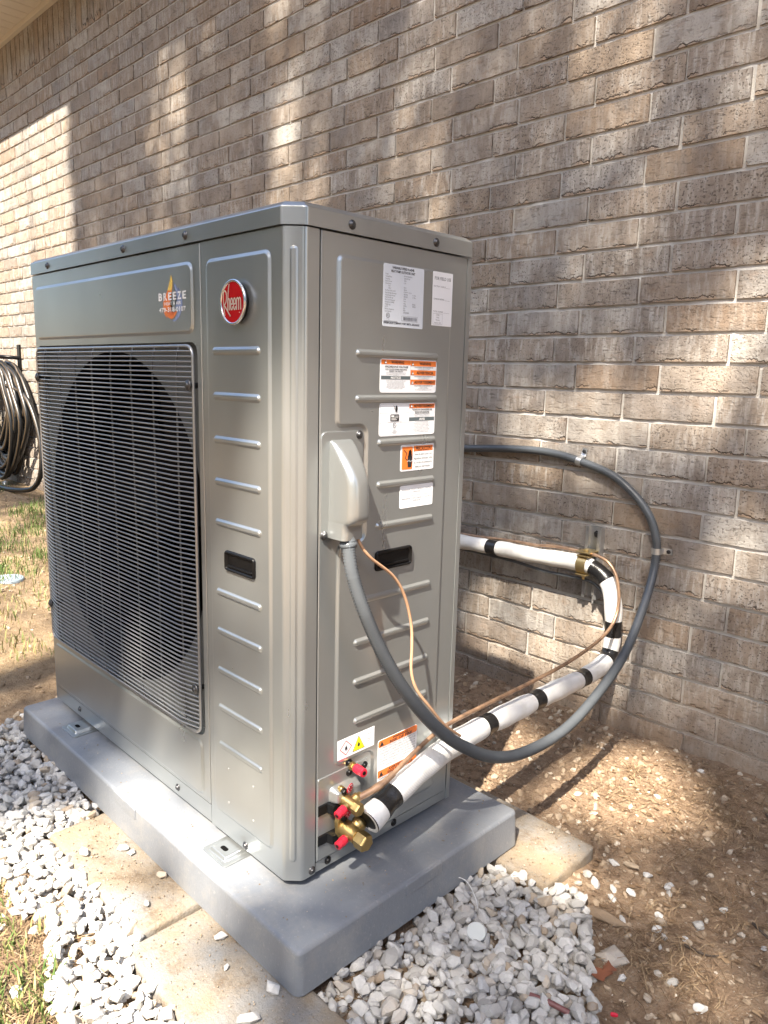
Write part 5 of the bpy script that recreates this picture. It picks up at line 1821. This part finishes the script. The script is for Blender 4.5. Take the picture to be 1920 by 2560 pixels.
for k in range(5200):                   # clods of the soil itself
    px, py = (rr.uniform(-.55, .66), rr.uniform(.10, 1.105)) if rr.random() < .8 else (rr.uniform(-3.2, -1.0), rr.uniform(-.25, 1.0))
    if blocked(px, py, .004) or inside(px, py, G_RIGHT): continue
    if mnoise.noise(Vector((px * 9, py * 9, 3.1))) < -.12: continue
    s = .0022 + .0085 * rr.random() ** 3.0
    items.append((px, py, ground_h(px, py) - s * .05, s, .5))
scatter('soil_clods', items, M['soil'])

# individual stones one can point to
def rock(label, x, y, z, s, mat, seed, sx=1.0, sy=1.0, sz=1.0, rz=0.0, tone=.5, group=None):
    v, f_ = stone_templates(1, 26, seed, .6)[0]
    a = v * s * np.array([sx, sy, sz])
    a = a @ np.array(Matrix.Rotation(rz, 3, 'Z')).T
    o = numpy_obj('stone', a + np.array([x, y, z]), f_, mat, None, (x, y, z), np.full(len(f_), tone))
    return tag(o, label, 'stone', group)
rock('long flat brown stone between the gravel and the bare soil', .319, .439, GZ + .006, .036, M['pebble'], 1, 1.15, .55, .5, .15, .25)
rock('large rounded grey stone at the gravel edge', .371, .363, GZ + .008, .026, M['gravel'], 2, 1.1, 1.3, .8, .5, .9)
rock('pale pointed stone standing near the wall on the right', .318, .965, GZ + .008, .017, M['pebble'], 3, .8, .8, 1.9, .3, .85)
rock('tan stone on the soil in line with the sunlit patch', .342, .818, GZ + .004, .018, M['pebble'], 4, 1, 1, .9, .9, .6)
rock('white angular stone close to the foot of the wall', .230, 1.048, GZ + .012, .012, M['gravel'], 5, 1, .8, .9, .1, .6)
rock('smooth grey pebble on soil beyond the pale paver', .283, .605, GZ + .006, .013, M['pebble'], 6, 1.4, .8, .7, .2, .75)
PZ = PZB - .001
for i, (lab, x, y, s, tone) in enumerate((
        ('flat white stone lying on the sandy paver near its lawn edge', -.426, -.159, .013, .6), ('white stone beside the pad on the sandy paver, larger of a pair', -.390, -.101, .012, .5),
        ('small pale stone touching the larger one beside the pad on the sandy paver', -.367, -.094, .0095, .4), ('dark grey stone near the joint between two pavers', -.221, -.138, .0085, .0),
        ('flat tan stone against the pad on the sandy paver', -.270, -.084, .0115, .93), ('white stone against the pad on the grey paver', -.071, -.088, .0115, .6),
        ('little white stone in the soil stain of the grey paver', -.012, -.116, .0065, .6), ('long white stone at the near corner of the pad', .069, -.089, .015, .6),
        ('white stone at the front edge of the grey paver', .090, -.146, .0155, .7), ('tan stone at the far end of the sandy paver', -.533, -.096, .014, 1.0))):
    rock(lab, x, y, PZ + s * .34, s, M['gravel'], 40 + i, 1.1, .9, .8, i * .9, tone)

# litter
mb = MB()
lx, ly, lz = .382, .316, GZ + .012
outl = [(-.010, -.016), (.0, -.020), (.008, -.013), (.006, -.004), (.012, .004), (.008, .010), (.011, .019), (.003, .017), (-.004, .022), (-.007, .012), (-.003, .004), (-.011, -.003)]
cen_ = Vector((lx, ly, lz + .004))
lv = [cen_] + [Vector((lx + a * 1.15, ly + b * 1.15, lz + .003 * math.sin(i * 1.9) + .004)) for i, (a, b) in enumerate(outl)]
n_ = len(outl)
mb.add(lv, [(0, 1 + i, 1 + (i + 1) % n_) for i in range(n_)], 0, True)
mb.add([p - Vector((0, 0, .0006)) for p in lv], [(0, 1 + (i + 1) % n_, 1 + i) for i in range(n_)], 0, True)
tag(mb.build('dry_leaf', M['leaf_brown'], None, loc=(lx, ly, lz)), 'curled rust-brown dry leaf at the gravel edge', 'leaf')
mb = MB()
mb.tube([(.338, .179, GZ + .032), (.365, .188, GZ + .033), (.394, .196, GZ + .030)], .0042, 10)
tag(mb.build('tube_offcut', M['rust_pipe'], None, loc=(.338, .179, GZ + .03)), 'short maroon tube offcut lying on the white gravel', 'tube')
mb = MB()
mb.lathe((.429, .254, GZ + .014), (.9, .3, .25), [(0, .0026), (.002, .0034), (.008, .0030), (.010, .002), (.0105, .0012)], 7, False)
tag(mb.build('litter', M['red_plastic'], None, loc=(.429, .254, GZ + .01)), 'small bright red scrap of plastic lying among the stones', 'litter')
mb = MB()
mb.lathe((.205, .220, GZ + .032), (.35, -.35, 1), [(0, .0155), (.002, .0160), (.0035, .0150)], 24)
tag(mb.build('plastic_disc', M['mist_disc'], None, loc=(.205, .22, GZ + .03)), 'round frosted plastic disc on the white gravel', 'disc')
top_tube('wire_offcut', [(.104, .238, GZ + .025), (.101, .262, GZ + .040), (.106, .286, GZ + .045), (.124, .296, GZ + .041), (.150, .289, GZ + .026), (.162, .28, GZ + .016)], .0009, 'white_wire', 'thin white wire offcut arched against the pad edge', 'wire', .004, 6)

# straw, pine needles, twigs
def blades(name, pts, mat, label=None):
    """pts: (base, tip, mid offset, width, tone)"""
    V, F, R_ = [], [], []
    nv = 0
    for b, t, m_, w, tone in pts:
        b, t = np.array(b), np.array(t)
        d = t - b
        s = np.cross(d, (0, 0, 1.0))
        ln = np.linalg.norm(s)
        s = s / ln if ln > 1e-9 else np.array((1.0, 0, 0))
        mid = (b + t) / 2 + np.array(m_)
        V += [b - s * w / 2, b + s * w / 2, mid + s * w / 2, mid - s * w / 2, t + s * w * .12, t - s * w * .12]
        F += [(nv, nv + 1, nv + 2, nv + 3), (nv + 3, nv + 2, nv + 4, nv + 5)]
        R_ += [tone, tone]
        nv += 6
    return tag(numpy_obj(name, np.array(V), np.array(F), mat, None, (0, 0, 0), np.array(R_)), kind='stuff')
pts = []
def straw_at(px, py, n, spread, lmin, lmax):
    for _ in range(n):
        x, y = rr.gauss(px, spread), rr.gauss(py, spread)
        if blocked(x, y, .01) or y > WY - .01: continue
        L_ = rr.uniform(lmin, lmax)
        a = rr.uniform(0, 2 * math.pi)
        z = ground_h(x, y) + rr.uniform(.001, .006)
        x2, y2 = x + L_ * math.cos(a), min(WY - .004, y + L_ * math.sin(a))
        if blocked(x2, y2, 0): continue
        pts.append(((x, y, z), (x2, y2, max(z, ground_h(x2, y2) + .002) + rr.uniform(-.001, .006)), (rr.gauss(0, .004), rr.gauss(0, .004), rr.uniform(.001, .006)), rr.uniform(.0008, .0016), rr.random()))
for _ in range(150):
    px, py = rr.uniform(-.1, .62), rr.uniform(.35, 1.1)
    if inside(px, py, G_RIGHT): continue
    straw_at(px, py, 7, .03, .012, .05)
for c_ in ((.33, .93), (.30, 1.03), (.22, .90), (.40, .86), (.36, .72), (.42, .45), (.47, .40), (.40, .38), (.15, .80), (.12, .93), (.45, .60), (.131, -.012), (.142, .0)):
    straw_at(c_[0], c_[1], 75 if c_[0] > .14 else 60, .035 if c_[0] > .145 else .012, .015, .055)
for _ in range(160):
    straw_at(rr.uniform(-3.6, -1.05), rr.uniform(-.2, 1.05), 7, .05, .03, .10)
for _ in range(190):
    straw_at(rr.uniform(-.45, .0), rr.uniform(-.42, -.24), 9, .02, .02, .06)
blades('pine_straw', pts, M['straw'])
LV, LF, LR = [], [], []
for k in range(420):                    # crumbs of dry leaves
    x, y = (rr.uniform(.10, .62), rr.uniform(.30, 1.09)) if rr.random() < .8 else (rr.uniform(-.5, .1), rr.uniform(.6, 1.09))
    if blocked(x, y, .01) or inside(x, y, G_RIGHT): continue
    s_ = rr.uniform(.002, .0065)
    a = rr.uniform(0, 6.28)
    z = ground_h(x, y) + .0035
    n0 = len(LV)
    for j in range(5):
        q_ = a + j * 1.2566 + rr.uniform(-.3, .3)
        r_ = s_ * rr.uniform(.6, 1.25)
        LV.append((x + r_ * math.cos(q_) * 1.4, y + r_ * math.sin(q_) * .8, z + rr.uniform(-.001, .003)))
    LF.append([n0 + j for j in range(5)])
    LR.append(rr.random() * .75)
tag(numpy_obj('leaf_litter', np.array(LV), np.array(LF), M['straw'], None, (0, 0, 0), np.array(LR)), kind='stuff')
tw = random.Random(8)
for i, (lab, a, b) in enumerate((('thin dark twig on the soil at the right edge', (.50, .62), (.60, .55)), ('short grey twig on bare soil right of the dry leaf', (.44, .48), (.49, .50)), ('bent twig on the shaded soil near the wall', (.40, .98), (.47, .90)))):
    m0 = ((a[0] + b[0]) / 2 + .008, (a[1] + b[1]) / 2 - .006)
    P_ = [(x, y, ground_h(x, y) + .004) for x, y in (a, m0, b)]
    mb = MB()
    mb.tube(catmull(P_, .01), .0022, 6, rf=lambda i_, t: .0026 - .0014 * t)
    tag(mb.build('twig', M['bark'], None, loc=P_[0]), lab, 'twig')

pts = []
def tuft(px, py, n, spread, hmin, hmax, tone):
    for _ in range(n):
        x, y = rr.gauss(px, spread), rr.gauss(py, spread)
        if blocked(x, y, .01) or y > WY - .03: continue
        h = rr.uniform(hmin, hmax)
        a = rr.uniform(0, 2 * math.pi)
        ln = rr.uniform(.2, .9) * h
        z = ground_h(x, y)
        pts.append(((x, y, z - .003), (x + ln * math.cos(a), y + ln * math.sin(a), z + h), (-.15 * ln * math.cos(a), -.15 * ln * math.sin(a), .18 * h), rr.uniform(.002, .0038), min(1, max(0, rr.gauss(tone, .2)))))
for _ in range(300):                       # lawn beyond the pad
    x = rr.uniform(-4.4, -2.0); y = rr.uniform(.0, 1.0)
    if mnoise.noise(Vector((x * 1.6, y * 1.9, 2.0))) + (.35 if -3.7 < x < -2.6 else -.10) > .0:
        tuft(x, y, 40, .055, .015, .05, .36)
for _ in range(130):
    x = rr.uniform(-2.6, -1.5); y = rr.uniform(-.25, .75)
    if mnoise.noise(Vector((x * 2.2, y * 2.2, 7.0))) > -.05: tuft(x, y, 16, .045, .012, .04, .72)
for _ in range(95):
    x = rr.uniform(-.62, -.10); y = rr.uniform(-.50, -.30)
    if y < -.25 - .12 * (x + .62): tuft(x, y, 13, .020, .010, .032, .62)
tuft(-.174, -.318, 40, .012, .02, .045, .3)
blades('grass', pts, M['grass'])
